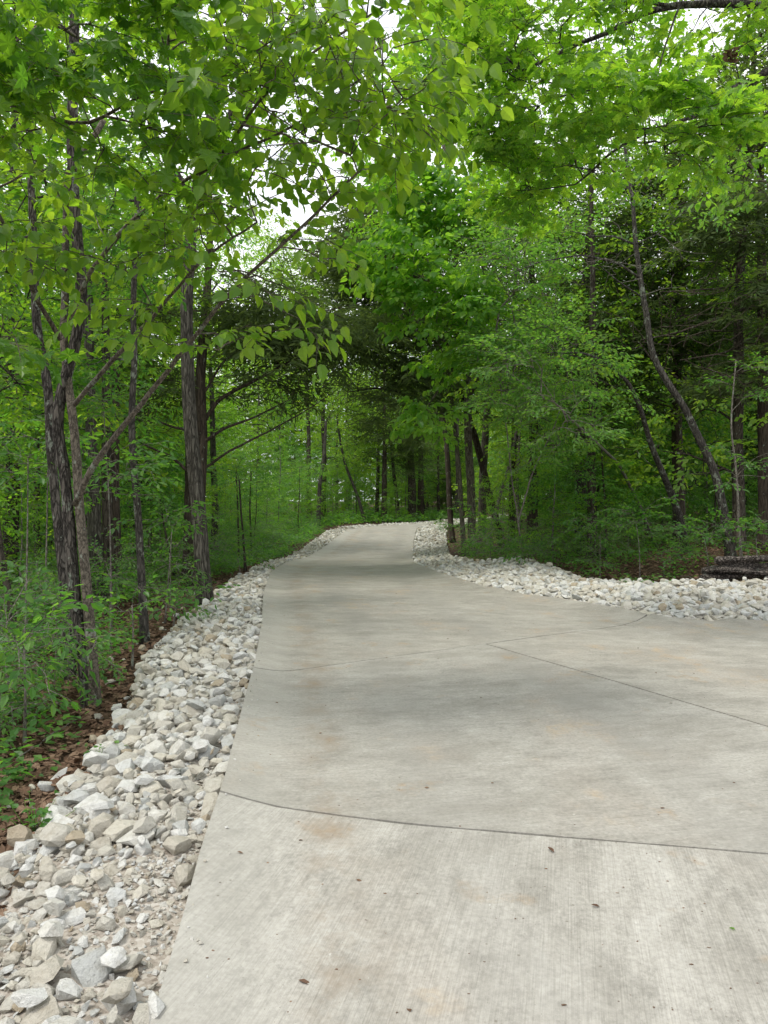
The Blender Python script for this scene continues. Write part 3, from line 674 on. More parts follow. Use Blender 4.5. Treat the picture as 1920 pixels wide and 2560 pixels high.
tree('dark_oak', 'dark upright oak directly behind the twin trunks on the left', [(178, 1680), (165, 1500), (139, 1249), (127, 1122), (122, 974), (93, 827), (89, 763), (80, 500), (70, 200)],
     None, (.05, .035), [(60, 500, 8.6, 140, 140, 1, 24), (20, 760, 8.8, 110, 90, 1, 14), (120, 250, 9, 150, 130, 1, 20), (40, 950, 9, 90, 60, 1, 8)], 'mid', 'maple', 'rough', seed=36, rough=.07)
# the cluster right of the drive
tree('redbud_tree', 'round leafed tree with the tallest straight trunk of the right hand clump', [(1182, 1384), (1178, 1222), (1170, 1095), (1170, 969), (1165, 800), (1145, 752), (1128, 521), (1110, 347), (1076, 174), (1093, 29), (1100, -100)],
     None, (.145, .06), [(1060, 480, 15.5, 120, 90, 1.2, 60), (1180, 560, 15.5, 100, 90, 1.2, 50), (1000, 650, 15, 100, 80, 1, 44), (1120, 760, 15, 140, 90, 1.2, 60), (1210, 850, 16, 90, 60, 1, 22), (1150, 920, 16, 70, 40, .8, 10), (1070, 1050, 16, 60, 50, .8, 14), (1060, 250, 17, 110, 140, 1.5, 44), (1160, 100, 17, 120, 120, 1.5, 40)],
     'bud', 'bud', 'clump', n_leaf=300, seed=37, rough=.05, scale=1.15, tip=.005, bstep=.5, twigs=False)
tree('clump_tree', 'leftmost slim trunk of the clump at the right bend', [(1161, 1386), (1148, 1180), (1136, 1053), (1120, 930), (1090, 800), (1040, 650), (1020, 500)], None, (.085, .04), [(1000, 560, 19, 90, 80, 1, 22), (960, 420, 19, 80, 90, 1, 18)], 'bud', 'bud', 'clump', seed=38, sides=10, twigs=False, bstep=.5)
tree('clump_tree', 'thick grey brown trunk standing behind the right hand clump', [(1204, 1368), (1207, 1180), (1216, 1053), (1228, 900), (1235, 700), (1240, 450)], None, (.16, .08), [(1280, 420, 22, 120, 120, 1.5, 40), (1200, 250, 22, 120, 120, 1.5, 30)], 'mid', 'small', 'clump', seed=39, sides=12, twigs=False, bstep=.6)
tree('clump_tree', 'near black trunk just left of the clump at the right bend', [(1132, 1352), (1125, 1285), (1119, 1137), (1106, 1032), (1098, 927), (1090, 800)], None, (.12, .08), [], 'mid', 'small', 'cedar', seed=40, sides=12)
tree('leaning_tree', 'pale slender stem leaning right out of the clump', [(1212, 1384), (1224, 1340), (1250, 1240), (1275, 1158), (1292, 1074), (1300, 960), (1310, 860)], None, (.06, .03), [(1320, 820, 18, 90, 70, 1, 20), (1300, 960, 17, 70, 50, 1, 12)], 'small', 'small', 'grey', seed=41, sides=8, twigs=False)
tree('crooked_tree', 'crooked tree with lichen patches rising behind the rotten log', [(1831, 1394), (1808, 1264), (1781, 1156), (1742, 1090), (1716, 1021), (1669, 960), (1625, 882), (1621, 808), (1608, 743), (1588, 608), (1582, 492), (1567, 420), (1560, 330)],
     None, (.095, .03), [(1560, 420, 13.5, 100, 60, 1, 7), (1700, 560, 13.5, 80, 60, 1, 6)], 'small', 'small', 'lichen',
     limbs=[([(1597, 694), (1540, 655), (1452, 637), (1350, 655), (1250, 696)], 14, 12.6, .022, .006), ([(1584, 610), (1540, 590), (1480, 590), (1420, 575)], 14, 13, .02, .006), ([(1582, 500), (1544, 434), (1500, 400)], 14, 13.6, .03, .01), ([(1600, 740), (1540, 700), (1480, 650), (1440, 640)], 14.3, 13, .016, .006), ([(1590, 610), (1660, 580), (1720, 520)], 14, 13.6, .016, .005)],
     seed=42, sides=14, rough=.07, scale=1.1, bare=[(1500, 660, 13.2, 150, 60, .7, 50), (1560, 480, 13.6, 110, 80, .7, 40), (1440, 560, 13, 90, 60, .6, 20), (1700, 640, 14, 90, 80, .6, 24)])
tree('arching_tree', 'lichened slim tree arching left under the crooked one', [(1716, 1377), (1703, 1299), (1660, 1190), (1630, 1121), (1612, 1060), (1599, 1012), (1569, 947), (1504, 900), (1460, 880), (1387, 882)], (None, 13), (.09, .012),
     [(1420, 900, 13.2, 110, 60, 1, 18), (1520, 960, 13.5, 90, 60, 1, 10), (1330, 820, 13, 100, 60, 1, 18)], 'small', 'small', 'lichen', seed=43, sides=10, rough=.06)
tree('leaning_tree', 'thin bare stem leaning far left above the low plants', [(1643, 1364), (1599, 1264), (1547, 1160), (1478, 1095), (1417, 1038), (1380, 1000)], (None, 12.8), (.055, .012), [(1380, 1000, 13, 100, 60, 1, 22), (1300, 900, 13, 100, 60, 1, 22), (1440, 1080, 13, 90, 50, .8, 12)], 'small', 'small', 'grey', seed=44, sides=8)
tree('sapling', 'thin sapling rising at the right end of the rotten log', [(1855, 1400), (1847, 1316), (1842, 1177), (1825, 1069), (1840, 900)], None, (.03, .012), [(1860, 1150, 14.5, 60, 60, .6, 8), (1860, 950, 14.5, 80, 70, .8, 10)], 'small', 'under', 'grey', seed=45, sides=7)
tree('sapling', 'many stemmed elm sapling with fine leaves right of the clump', [(1304, 1388), (1293, 1220), (1300, 1060), (1330, 900), (1340, 760)], None, (.045, .015),
     [(1300, 980, 14.5, 110, 70, 1.2, 40), (1260, 860, 14.2, 90, 60, 1, 26), (1330, 740, 14, 90, 70, 1, 28), (1260, 640, 13.5, 90, 60, 1, 30), (1350, 600, 14, 80, 50, 1, 16), (1400, 830, 14.5, 90, 70, 1, 24), (1350, 1120, 15, 80, 50, 1, 10)],
     'small', 'small', 'grey', limbs=[([(1296, 1300), (1330, 1180), (1380, 1080), (1420, 960)], 16, 15, .02, .008), ([(1300, 1340), (1280, 1200), (1270, 1100), (1250, 950)], 16.5, 15, .02, .008)], seed=46, sides=8, rise=.1, scale=1.05)
# right foreground oak, its trunk outside the frame
tree('pin_oak', 'near pin oak reaching in from the upper right with pointed lobed leaves', [(2500, 1500), (2450, 900), (2400, 300), (2350, -200), (2300, -700)], (8.5, 8.5), (.22, .12),
     [(1260, 120, 7.6, 160, 120, .8, 44), (1450, 60, 7.8, 170, 90, .8, 36), (1330, 300, 7.8, 110, 70, .6, 20), (1330, 390, 8.6, 120, 60, .6, 30), (1320, 500, 9, 70, 40, .5, 14), (1470, 400, 8.4, 110, 50, .6, 22), (1600, 300, 7.4, 150, 60, .6, 34), (1740, 320, 7.2, 120, 60, .5, 26), (1560, 240, 7.6, 110, 50, .5, 14),
      (1180, 230, 8, 90, 100, .6, 18), (1850, 60, 8, 100, 60, .6, 16), (1650, 150, 9, 90, 60, .6, 11), (1250, -60, 7.8, 200, 80, .8, 24), (1700, -80, 8, 200, 60, .8, 18)],
     'oak', 'oak', 'rough', limbs=[
      ([(2380, 100), (2100, 30), (1920, 17), (1799, 6), (1683, 14), (1597, 35), (1539, 75), (1452, 110), (1394, 139), (1300, 180)], 8.5, 7.7, .075, .012),
      ([(2390, 250), (2100, 200), (1990, 140), (1920, 179), (1787, 243), (1712, 202), (1625, 200), (1510, 220), (1400, 240)], 8.5, 7.8, .055, .01),
      ([(1920, 179), (1830, 240), (1760, 280), (1631, 324), (1539, 370), (1481, 428), (1440, 460)], 8.3, 8.3, .03, .01),
      ([(1700, 14), (1660, 120), (1640, 200), (1600, 300)], 8, 7.6, .012, .005), ([(1683, 14), (1500, 0), (1380, -20)], 8, 7.8, .02, .008)],
     n_leaf=300, seed=47, rise=.06, tip=.0035)
tree('redbud_tree', 'heart leafed tree drooping in at the right edge below the oak limbs', [(2150, 1350), (2120, 900), (2080, 500)], (9.5, 9.5), (.07, .03), [(1840, 390, 9, 70, 40, .5, 9), (1900, 470, 9, 60, 50, .5, 7), (1800, 440, 9.4, 60, 30, .5, 4)], 'linden', 'bud', 'tan', seed=48, rise=.05)
# cedars
def cedar(label, path, d, r, crowns, seed, limbs=(), group=None, scale=1.3, sz=1.0, bare=()): tree('cedar_tree', label, path, d, r, crowns, 'cedar', 'cedar', 'cedar', limbs=limbs, seed=seed, scale=scale, sz=sz, rise=.03, tip=.006, twigs=False, bstep=.6, sides=12, cat='cedar tree', group=group, bare=bare)
cedar('dark cedar behind the big oak sweeping bare limbs over the drive', [(487, 1420), (495, 1290), (505, 1100), (500, 950), (520, 700), (530, 500)], (15.5, 15.5), (.17, .06),
      [(700, 850, 15.5, 160, 60, 1, 70), (830, 800, 16, 90, 50, 1, 30), (620, 760, 15.5, 100, 50, 1, 34), (690, 960, 15.5, 90, 35, 1, 14), (420, 950, 15.8, 90, 80, 1, 22), (420, 780, 16, 80, 60, 1, 20)], 51,
      limbs=[([(500, 1067), (549, 995), (640, 950), (730, 900), (860, 850)], 15.5, 15.5, .05, .015), ([(503, 1177), (570, 1130), (650, 1090), (760, 1030), (820, 990)], 15.5, 15.5, .03, .009),
             ([(502, 1110), (560, 1070), (640, 1040), (720, 1000)], 15.5, 15, .04, .01), ([(500, 1000), (560, 900), (640, 850), (760, 790), (840, 770)], 15.5, 15.5, .032, .012), ([(495, 1200), (430, 1140), (380, 1120), (320, 1090)], 15.5, 15, .04, .01), ([(495, 1080), (430, 1070), (370, 1040)], 15.5, 15.2, .04, .01)], bare=[(640, 1020, 15.3, 170, 90, .9, 90), (560, 920, 15.5, 130, 90, .9, 60), (390, 1060, 15.2, 110, 120, .8, 90), (760, 930, 15.5, 100, 60, .8, 40)])
cedar('broad dark cedar arching over the far bend from the right', [(1262, 1330), (1190, 1100), (1110, 850), (1060, 650), (1040, 480), (1020, 380)], (25, 24), (.13, .05),
      [(900, 700, 23, 100, 90, 1.5, 110), (960, 560, 23.5, 90, 80, 1.5, 80), (860, 850, 22, 130, 50, 1.2, 90), (1020, 800, 23, 110, 120, 1.5, 110), (1000, 960, 23, 110, 60, 1.2, 60), (1050, 640, 23.5, 90, 120, 1.5, 80), (940, 640, 23, 100, 60, 1.5, 50), (1040, 1050, 24, 80, 60, 1.2, 20)], 52,
      limbs=[([(1075, 950), (1000, 890), (920, 860), (830, 850), (740, 830)], 24, 22, .07, .02), ([(1080, 1030), (1000, 980), (930, 970), (870, 980)], 24, 22.5, .05, .015)], scale=1.5, bare=[(900, 920, 22, 150, 90, 1, 90), (1050, 900, 22, 120, 120, 1, 70), (1000, 800, 21.5, 120, 90, 1, 50)])
cedar('gloomy cedar filling the woods behind the elm sapling', [(1330, 1290), (1335, 1000), (1330, 700), (1320, 450)], (25, 25), (.2, .06), [(1330, 800, 24.5, 160, 160, 2, 80), (1330, 560, 24.5, 130, 130, 1.5, 60), (1440, 900, 24, 120, 120, 1.5, 70), (1260, 950, 24.5, 110, 100, 1.5, 50)], 53, scale=1.5, bare=[(1300, 750, 21, 170, 120, 1.2, 90), (1400, 1000, 21, 150, 120, 1.2, 60)])
cedar('twiggy cedar behind the crooked tree at the right', [(1700, 1330), (1690, 1000), (1700, 700), (1700, 400)], (20, 20), (.17, .05), [(1650, 640, 19.5, 160, 120, 1.6, 110), (1720, 820, 19, 160, 110, 1.5, 90), (1560, 850, 19.5, 120, 120, 1.5, 70), (1700, 480, 19.5, 120, 70, 1.4, 50), (1640, 1000, 19.5, 160, 70, 1.3, 30)], 54, bare=[(1620, 780, 16.5, 180, 110, .8, 80), (1750, 950, 17, 120, 100, .8, 50)])
cedar('dark cedar closing the right edge of the view', [(1915, 1340), (1908, 1000), (1905, 700), (1900, 300)], (17, 17), (.16, .06), [(1880, 300, 16.5, 90, 120, 1.2, 50), (1850, 560, 16, 110, 90, 1.2, 60), (1930, 760, 16, 120, 120, 1.3, 50), (1860, 940, 16.5, 90, 70, 1.2, 24), (1960, 150, 16.5, 120, 120, 1.2, 40)], 55,
      limbs=[([(1908, 760), (1800, 790), (1700, 830), (1600, 850)], 17, 15.5, .04, .008), ([(1908, 830), (1820, 880), (1700, 900)], 17, 15.8, .035, .008), ([(1906, 700), (1800, 720), (1650, 730)], 17, 15.5, .03, .008)], bare=[(1800, 760, 14.8, 140, 110, .8, 110), (1830, 930, 15, 110, 90, .8, 60), (1840, 330, 15.5, 100, 100, .8, 50)])
cedar('distant narrow cedar above the far bend of the drive', [(960, 1290), (962, 1100), (960, 900)], (48, 48), (.2, .05), [(960, 1060, 48, 60, 100, 1.5, 70), (1020, 1130, 48, 60, 60, 1.5, 30), (965, 930, 48, 40, 70, 1.2, 24)], 56, scale=2.0)

tree('forest_tree', 'tall pale leafed tree rising over the far bend against the sky', [(770, 1325), (772, 1100), (765, 900), (760, 720)], (47, 47), (.16, .07), [(740, 700, 46, 80, 80, 3, 90), (800, 800, 46, 70, 60, 3, 60), (690, 640, 44, 60, 80, 3, 60)], 'far', 'far', 'far', seed=59, twigs=False, bstep=.8, tip=.008)
# plain trunks deeper in the woods that can be told apart
for i, (lab, path, r, br) in enumerate([
    ('leftmost brown trunk between the twin trunks and the thin lichened tree', [(247, 1503), (240, 1400), (235, 1250), (225, 1000), (220, 700)], .13, 'furrow'),
    ('dark trunk left of the thin lichened tree deep in the left woods', [(273, 1490), (270, 1400), (266, 1200), (265, 900), (262, 600)], .11, 'far'),
    ('reddish trunk close behind the dark one in the left woods', [(291, 1482), (288, 1400), (285, 1200), (290, 900)], .13, 'cedar'),
    ('short dark trunk half hidden right of the thin lichened tree', [(371, 1432), (370, 1300), (366, 1100), (370, 800)], .13, 'far'),
    ('brown trunk partly hidden by the big furrowed oak', [(474, 1452), (476, 1300), (478, 1150), (470, 900)], .17, 'cedar'),
    ('small tilted trunk at the far left edge', [(42, 1605), (28, 1500), (10, 1440), (-10, 1300), (-20, 1000)], .05, 'far'),
    ('dark leaning stem seen low between the right hand trunks', [(1434, 1262), (1450, 1200), (1473, 1151), (1490, 1050)], .17, 'far'),
    ('black upright trunk at the centre of the right woods', [(1295, 1302), (1295, 1200), (1295, 1069), (1290, 800)], .17, 'far'),
    ('wide grey trunk behind the black upright one', [(1340, 1290), (1345, 1200), (1350, 1000), (1350, 700)], .18, 'furrow'),
    ('dark trunk behind the arching lichened tree', [(1619, 1262), (1618, 1150), (1617, 1000), (1617, 700), (1612, 400)], .17, 'far'),
    ('thick shadowed trunk behind the crooked tree', [(1690, 1270), (1685, 1150), (1680, 1000), (1675, 700)], .24, 'far'),
    ('dark trunk left of the sapling near the log', [(1765, 1295), (1766, 1200), (1768, 1100), (1760, 800)], .13, 'far'),
    ('pale leaning trunk at the far end of the drive', [(914, 1306), (895, 1243), (878, 1200), (862, 1159), (850, 1100), (842, 1040)], .11, 'furrow'),
    ('stout short trunk left of the far bend', [(796, 1319), (797, 1260), (800, 1200), (811, 1137), (815, 1053)], .14, 'furrow'),
    ('slim trunk leaning left at the right side of the far bend', [(997, 1292), (990, 1230), (984, 1180), (975, 1080)], .16, 'far'),
    ('thick dark trunk right of the far bend', [(1030, 1290), (1030, 1230), (1028, 1180), (1020, 1000)], .32, 'far'),
    ('second thick dark trunk right of the far bend', [(1052, 1292), (1052, 1200), (1052, 1100)], .26, 'cedar')]):
    dd = {'pale l': 47, 'stout ': 44, 'slim t': 50, 'thick ': 50, 'second': 52}.get(lab[:6] if 'far' in lab[12:] else '')
    tree('forest_tree', lab, path, dd, (r, r * .55), [(path[-1][0], path[-1][1] - 60, dd or ground(*path[0]), 90, 110, 1.5, 14)], 'far', 'far', br, seed=60 + i, sides=10, twigs=False, bstep=.8, tip=.008)
for i, (lab, path) in enumerate([('thin straight sapling behind the big oak and its stones', [(439, 1440), (425, 1380), (411, 1324), (400, 1250)]), ('left one of three slim saplings by the left bank', [(597, 1412), (596, 1340), (595, 1270), (590, 1180)]),
    ('middle one of three slim saplings by the left bank', [(614, 1420), (608, 1340), (603, 1290), (598, 1200)]), ('right one of three slim saplings by the left bank', [(631, 1399), (627, 1330), (624, 1270), (628, 1180)])]):
    tree('sapling', lab, path, None, (.035, .02), [(path[-1][0], path[-1][1], ground(*path[0]), 50, 50, .8, 12)], 'small', 'under', 'far', seed=90 + i, sides=7, twigs=False)

def bush(label, px, py, gpx, gpy, d, rx, ry, n, kind='under', mat='under', seed=0, sz=1.1, name='forest_shrub', cat='shrub'):
    tree(name, label, [(gpx, gpy), ((gpx + px) / 2 + 4, (gpy + py) / 2), (px, py + ry * .3)], d, (.012, .006), [(px, py, d or ground(gpx, gpy), rx, ry, .45, n)], kind, mat, 'grey', seed=seed, sides=6, cat=cat, sz=sz, tip=.002, bstep=.2, rise=.06)
for i, a in enumerate([
    ('broad leafed sapling left of the twin trunks at the left edge', 70, 1130, 60, 1500, 8.0, 110, 90, 26), ('spreading sapling whose flat sprays cross behind the twin trunks', 270, 1180, 275, 1520, 8.6, 110, 80, 24),
    ('flat leafy sprays hanging before the big furrowed oak', 430, 1305, 410, 1520, 10.5, 80, 34, 14), ('bright bush in the lower left corner of the woods', 60, 1600, 60, 1780, 5.6, 110, 70, 18),
    ('leafy bush tight against the right side of the twin trunks', 330, 1500, 330, 1630, 7.8, 40, 45, 6), ('bright bush between the lichened tree and the furrowed oak', 440, 1500, 430, 1585, 10, 60, 50, 14), ('bushy growth right behind the furrowed oak', 590, 1370, 600, 1440, 17, 90, 45, 30),
    ('tall leafy sapling behind the leftmost trunks', 120, 960, 110, 1500, 10, 130, 90, 30), ('sapling with bright leaves high between the two near trunks', 260, 1020, 280, 1500, 10, 100, 70, 22)]): bush(*a, seed=200 + i)
for i, a in enumerate([
    ('bright bush in front of the arching tree', 1590, 1290, 1600, 1400, 14.6, 80, 60, 22), ('fresh green bush just behind the small dark log', 1500, 1410, 1500, 1450, 14.8, 40, 30, 7), ('lit bush behind the stones left of the big log', 1660, 1395, 1660, 1440, 14.4, 55, 36, 13),
    ('bright bush at the foot of the crooked tree', 1760, 1330, 1770, 1420, 14.4, 70, 45, 18), ('leafy bush right of the crooked tree at the edge', 1890, 1330, 1890, 1400, 14.6, 60, 55, 18), ('low feathery bush at the left of the dead leaf bank', 1330, 1380, 1330, 1420, 17, 60, 28, 10),
    ('low plants round the foot of the right hand clump', 1250, 1370, 1250, 1400, 18, 60, 28, 16), ('leafy bush in the gap left of the leaning bare stem', 1500, 1330, 1500, 1400, 16, 90, 50, 24), ('dark leafed bush left of the elm sapling', 1180, 1300, 1180, 1370, 21, 60, 40, 14)]): bush(*a, seed=230 + i)
# ------------------------------------------------------------------ woods behind: copies of a few built trees
def copy_thing(src, loc, rz, s, label, group):
    r = src.copy(); COL.objects.link(r); r.location = loc; r.rotation_euler = (0, 0, rz); r.scale = (s, s, s); r['label'] = label; r['group'] = group
    for ch in src.children:
        c = ch.copy(); COL.objects.link(c); c.parent = r
    return r
def proto(name, cat, kind, mat, bark, H, r, spread, lo, n, seed, scale=1.0, lean=.3, sides=9, twigs=False, bstep=.8, tip=.008):
    g = np.random.default_rng(seed)
    zs = np.linspace(-.3, H * .8, 9); P = np.stack([np.cumsum(g.normal(0, lean * .2, 9)), np.cumsum(g.normal(0, lean * .2, 9)), zs], 1); P[0, :2] = P[1, :2]
    P -= np.array([P[0, 0], P[0, 1], 0]); P = resample(P, .4 if H > 4 else .15); R = np.linspace(r, r * .35, len(P)); R[:2] *= 1.3
    nb = 9; T = []
    for i in range(nb):
        h = H * (lo + (1 - lo) * (i + .5) / nb); a = g.uniform(0, 6.28); q = spread * g.uniform(.25, .75) * math.sin(math.pi * (.25 + .7 * (i + .5) / nb))
        c = np.array([math.cos(a) * q, math.sin(a) * q, h]); u = unit(g.normal(0, 1, (n // nb, 3))) * g.random((n // nb, 1)) ** .4
        T.append(c + u * np.array([spread * .55, spread * .55, H * (1 - lo) * .13]))
    T = np.concatenate(T); T[:, 2] = np.maximum(T[:, 2], .2)
    paths, ends = grow([(P, R)], T, g, step=bstep, tip=tip)
    wood = Acc(); 
    for Q, RR in paths: wood.add(*tube(Q, RR, 4))
    fr = foliage(T, ends, kind, g, scale, wood if twigs else None)
    ac = Acc(); place(SHP[KIND[kind][6]], *fr, g.random(len(fr[0])), ac)
    root = empty(name, (0, 0, -500), '', cat); tk = Acc(); tk.add(*tube(P, R, sides, .05, seed, True))
    link('trunk' if H > 4 else 'stem', tk.mesh('trunk', BM[bark], True), root); link('branches', wood.mesh('branches', BM[bark], True), root); link('crown', ac.mesh('crown', LM[mat]), root)
    print('proto', name, len(T), sum(len(f) for f in ac.F))
    return root
BIG = [proto('forest_tree', 'tree', 'far', 'far', 'far', 15, .17, 3.6, .22, 300, 100), proto('forest_tree', 'tree', 'far', 'bud', 'furrow', 17, .2, 4.2, .3, 340, 101), proto('forest_tree', 'tree', 'far', 'under', 'far', 12, .13, 3.0, .15, 280, 102), proto('forest_tree', 'tree', 'far', 'far', 'far', 14, .15, 3.4, .12, 330, 103)]
CED = [proto('cedar_tree', 'cedar tree', 'cedar', 'cedar', 'cedar', 11, .15, 2.6, .15, 600, 104, 1.8), proto('cedar_tree', 'cedar tree', 'cedar', 'cedar', 'cedar', 9, .13, 2.2, .12, 500, 105, 1.8)]
SAP = [proto('understorey_sapling', 'sapling', 'small', 'bud', 'grey', 3.4, .025, 1.2, .15, 100, 106, .9, .2, 6, False, .3, .003), proto('understorey_sapling', 'sapling', 'small', 'under', 'far', 4.8, .035, 1.5, .15, 150, 107, 1.0, .2, 6, False, .3, .003), proto('understorey_sapling', 'sapling', 'mid', 'small', 'grey', 6.5, .04, 1.8, .2, 160, 108, 1.0, .2, 6, False, .3, .003)]
SHB = [proto('forest_shrub', 'shrub', 'under', 'under', 'grey', .7, .008, .5, .15, 27, 109, .75, .1, 5, True, .12, .002), proto('forest_shrub', 'shrub', 'under', 'under', 'grey', 1.1, .01, .6, .15, 36, 110, .8, .1, 5, True, .15, .002), proto('forest_shrub', 'shrub', 'small', 'small', 'grey', .9, .01, .55, .15, 27, 111, .7, .1, 5, True, .15, .002)]
used = set()
def put(src_list, x, y, s, label, group, g):
    src = src_list[int(g.integers(len(src_list)))]; z = float(zb(x, y)) - .07
    if src.name not in used:
        used.add(src.name); src.location = (x, y, z); src.rotation_euler = (0, 0, g.uniform(0, 6.28)); src.scale = (s, s, s); src['label'] = label; src['group'] = group; return src
    return copy_thing(src, (x, y, z), g.uniform(0, 6.28), s, label, group)
gw = np.random.default_rng(5)
def clear_of_drive(x, y, m):
    for a, b in ((0, 37), (.6, 39.5), (2, 42), (4, 43.8), (6, 45), (8, 46), (11, 47.5)):
        if (x - a) ** 2 + (y - b) ** 2 < (3.4 + m * .6) ** 2: return False
    if y < 46: return x < xl(y) - 1.3 - m or (x > (xr(y) if y > 9.7 else 14) + 1.3 + m and y > 13.2)
    return True
def scatter(n, sampler, mind, margin):
    pts = []; tries = 0
    while len(pts) < n and tries < n * 60:
        tries += 1; x, y = sampler()
        if not clear_of_drive(x, y, margin): continue
        if all((x - a) ** 2 + (y - b) ** 2 > mind ** 2 for a, b in pts): pts.append((x, y))
    return pts
def wedge(y0, y1, k=.62, pw=1.0):
    def f():
        y = y0 + (y1 - y0) * gw.random() ** pw; return gw.uniform(-1, 1) * (k * y + 3), y
    return f
def lm_(px, py, d=None):
    p = at(px, py, d or ground(px, py)); return p[0], p[1]
MARKS = [('the big furrowed oak', *lm_(513, 1505)), ('the twin trunks', *lm_(230, 1755)), ('the thin lichened tree', *lm_(363, 1600)), ('the right hand clump', *lm_(1182, 1384)), ('the crooked tree', *lm_(1831, 1394)),
         ('the big rotten log', *lm_(1850, 1430, 13.5)), ('the elm sapling', *lm_(1304, 1388)), ('the arching tree', *lm_(1716, 1377)), ('the three slim saplings', *lm_(610, 1415)), ('the small dark log', *lm_(1500, 1465, 13.8)),
         ('the leaning bare stem', *lm_(1643, 1364)), ('the black upright trunk', *lm_(1295, 1302)), ('the dark leaning stem', *lm_(1434, 1262)), ('the tilted trunk at left', *lm_(42, 1605))]
taken = set()
def mark_label(what, x, y):
    for nm, a, b in sorted(MARKS, key=lambda m: (m[1] - x) ** 2 + (m[2] - y) ** 2)[:6]:
        dx, dy = x - a, y - b; D = math.hypot(dx, dy)
        rel = ('right of' if dx > 0 else 'left of') if abs(dx) > abs(dy) else ('behind' if dy > 0 else 'in front of')
        lab = f"{what} {'close ' if D < 1 else 'some way ' if D < 3 else 'far '}{rel} {nm}"
        if lab not in taken: taken.add(lab); return lab
    return None
WHAT = {}
for x, y in scatter(230, wedge(15, 92, .64, .75), 2.3, 1.8):
    if 44 < y < 70 and -19 < x < 1 and gw.random() < .85: continue
    if 30 < y < 44 and -7 < x < 0: continue
    side = 'left' if x < 0 else 'right'; ced = gw.random() < (0 if (-20 < x < 0 and y > 38) else .1 if x < 0 else .26)
    s = gw.uniform(.75, 1.1)
    if -.32 < x / y < -.04: s *= .78 if y < 44 else 1.1
    near = mark_label(('short ' if s < .8 else 'middling ' if s < .95 else 'tall ') + ('dark cedar' if ced else 'leafy tree'), x, y) if y < 30 else None
    if ced and y < 26: continue
    if ced: o = put(CED, x, y, s, f'dark cedar standing deep in the woods {"left" if x < 0 else "right"} of the driveway', f'cedars deep in the woods on the {side}', gw)
    else: o = put(BIG, x, y, s, f'tall leafy tree deep in the woods {"left" if x < 0 else "right"} of the driveway', f'trees deep in the woods on the {side}', gw)
    if near: o['label'] = near
for x, y in scatter(290, wedge(9, 62, .6, .9), .95, .8):
    side = 'left' if x < 0 else 'right'
    if (side == 'right' and y < 30 and gw.random() < .72) or (side == 'left' and y < 26 and gw.random() < .7): continue
    o = put(SAP, x, y, gw.uniform(.7, 1.15), f'leafy understorey sapling deep in the woods {side} of the driveway', f'understorey saplings on the {side}', gw)
    if y < 24:
        l2 = mark_label(('short ' if o.scale[0] < .85 else 'leafy ' if o.scale[0] < 1 else 'tall ') + 'thin stemmed sapling', x, y)
        if l2: o['label'] = l2
for x, y in scatter(298, wedge(4.6, 40, .56, 1.1), .42, .2):
    side = 'left' if x < 0 else 'right'
    if side == 'right' and (y < 15.2 or (y < 20 and gw.random() < .3)): continue
    o = put(SHB, x, y, gw.uniform(.6, 1.15), f'low green shrub deep on the forest floor {side} of the driveway', f'low shrubs on the {side}', gw)
    if y < 18:
        if -.44 < x / y < -.33 and y < 6.5: o.location.x -= 1.6; o.location.z = float(zb(o.location.x, y)) - .07
        l2 = mark_label(('small ' if o.scale[0] < .75 else 'low ' if o.scale[0] < .95 else 'bushy ') + 'green shrub', x, y)
        if l2: o['label'] = l2

g = np.random.default_rng(77); n = 80000; th = g.uniform(-.85, .85, n); rr = g.uniform(72, 105, n) ; x = rr * np.sin(th); y = rr * np.cos(th)
top = 17 + 4 * np.exp(-((th + .14) / .16) ** 2) + 2.5 * np.sin(th * 23) + 2 * np.sin(th * 57 + 1) + 1.5 * np.sin(th * 111 + rr * .2); z = zb(x, y) + top * g.random(n) ** .85
ac = Acc(); ang = g.uniform(0, 6.28, n)
place(SHP['quad'], np.stack([x, y, z], 1), np.stack([np.cos(ang), np.sin(ang), g.normal(0, .4, n)], 1), unit(g.normal(0, .6, (n, 3)) + np.array([0, -.3, .8])), g.uniform(.4, .9, n), g.random(n), ac)
link('distant_woods', ac.mesh('distant_woods', LM['far']), kind='stuff', label='far green wall of woods closing the view', category='woods')
# ------------------------------------------------------------------ ground cover and dead leaves
def floor_points(n, y0, y1, pw, m, dense_edge=False):
    y = y0 + (y1 - y0) * gw.random(n * 3) ** pw; x = gw.uniform(-1, 1, n * 3) * (.57 * y + 1)
    L_ = x < xl(y) - np.interp(y, WL[:, 0], WL[:, 1]) - m
    R_ = (y > 12.7) & (x > np.where(y < 13.6, 3.9, np.where(y < 18, 3.6, np.where(y < 36, 2.2, 3.1))) + m)
    k = L_ | R_ | (y > 46); return x[k][:n], y[k][:n]
ac = Acc(); x, y = floor_points(36000, 2.8, 24, 1.6, -.12)
z = zb(x, y) - .06 + gw.random(len(x)) * .03
ang = gw.uniform(0, 6.28, len(x)); d = np.stack([np.cos(ang), np.sin(ang), gw.normal(0, .25, len(x))], 1); n = unit(np.stack([gw.normal(0, .5, len(x)), gw.normal(0, .5, len(x)), np.ones(len(x))], 1))
q_ = gw.random(len(x)) < .35
for sh, k in (('hex', ~q_), ('lobed', q_)): place(SHP[sh], np.stack([x, y, z + .01], 1)[k], d[k], n[k], gw.uniform(.03, .085, k.sum()) * (1.25 if sh == 'lobed' else 1), gw.random(k.sum()), ac)
link('dead_leaves', ac.mesh('dead_leaves', LM['litter']), kind='stuff', label='brown dead leaves covering the forest floor beside the stones', category='leaf litter')
ac = Acc(); x, y = floor_points(9000, 4, 42, 1.3, .25)
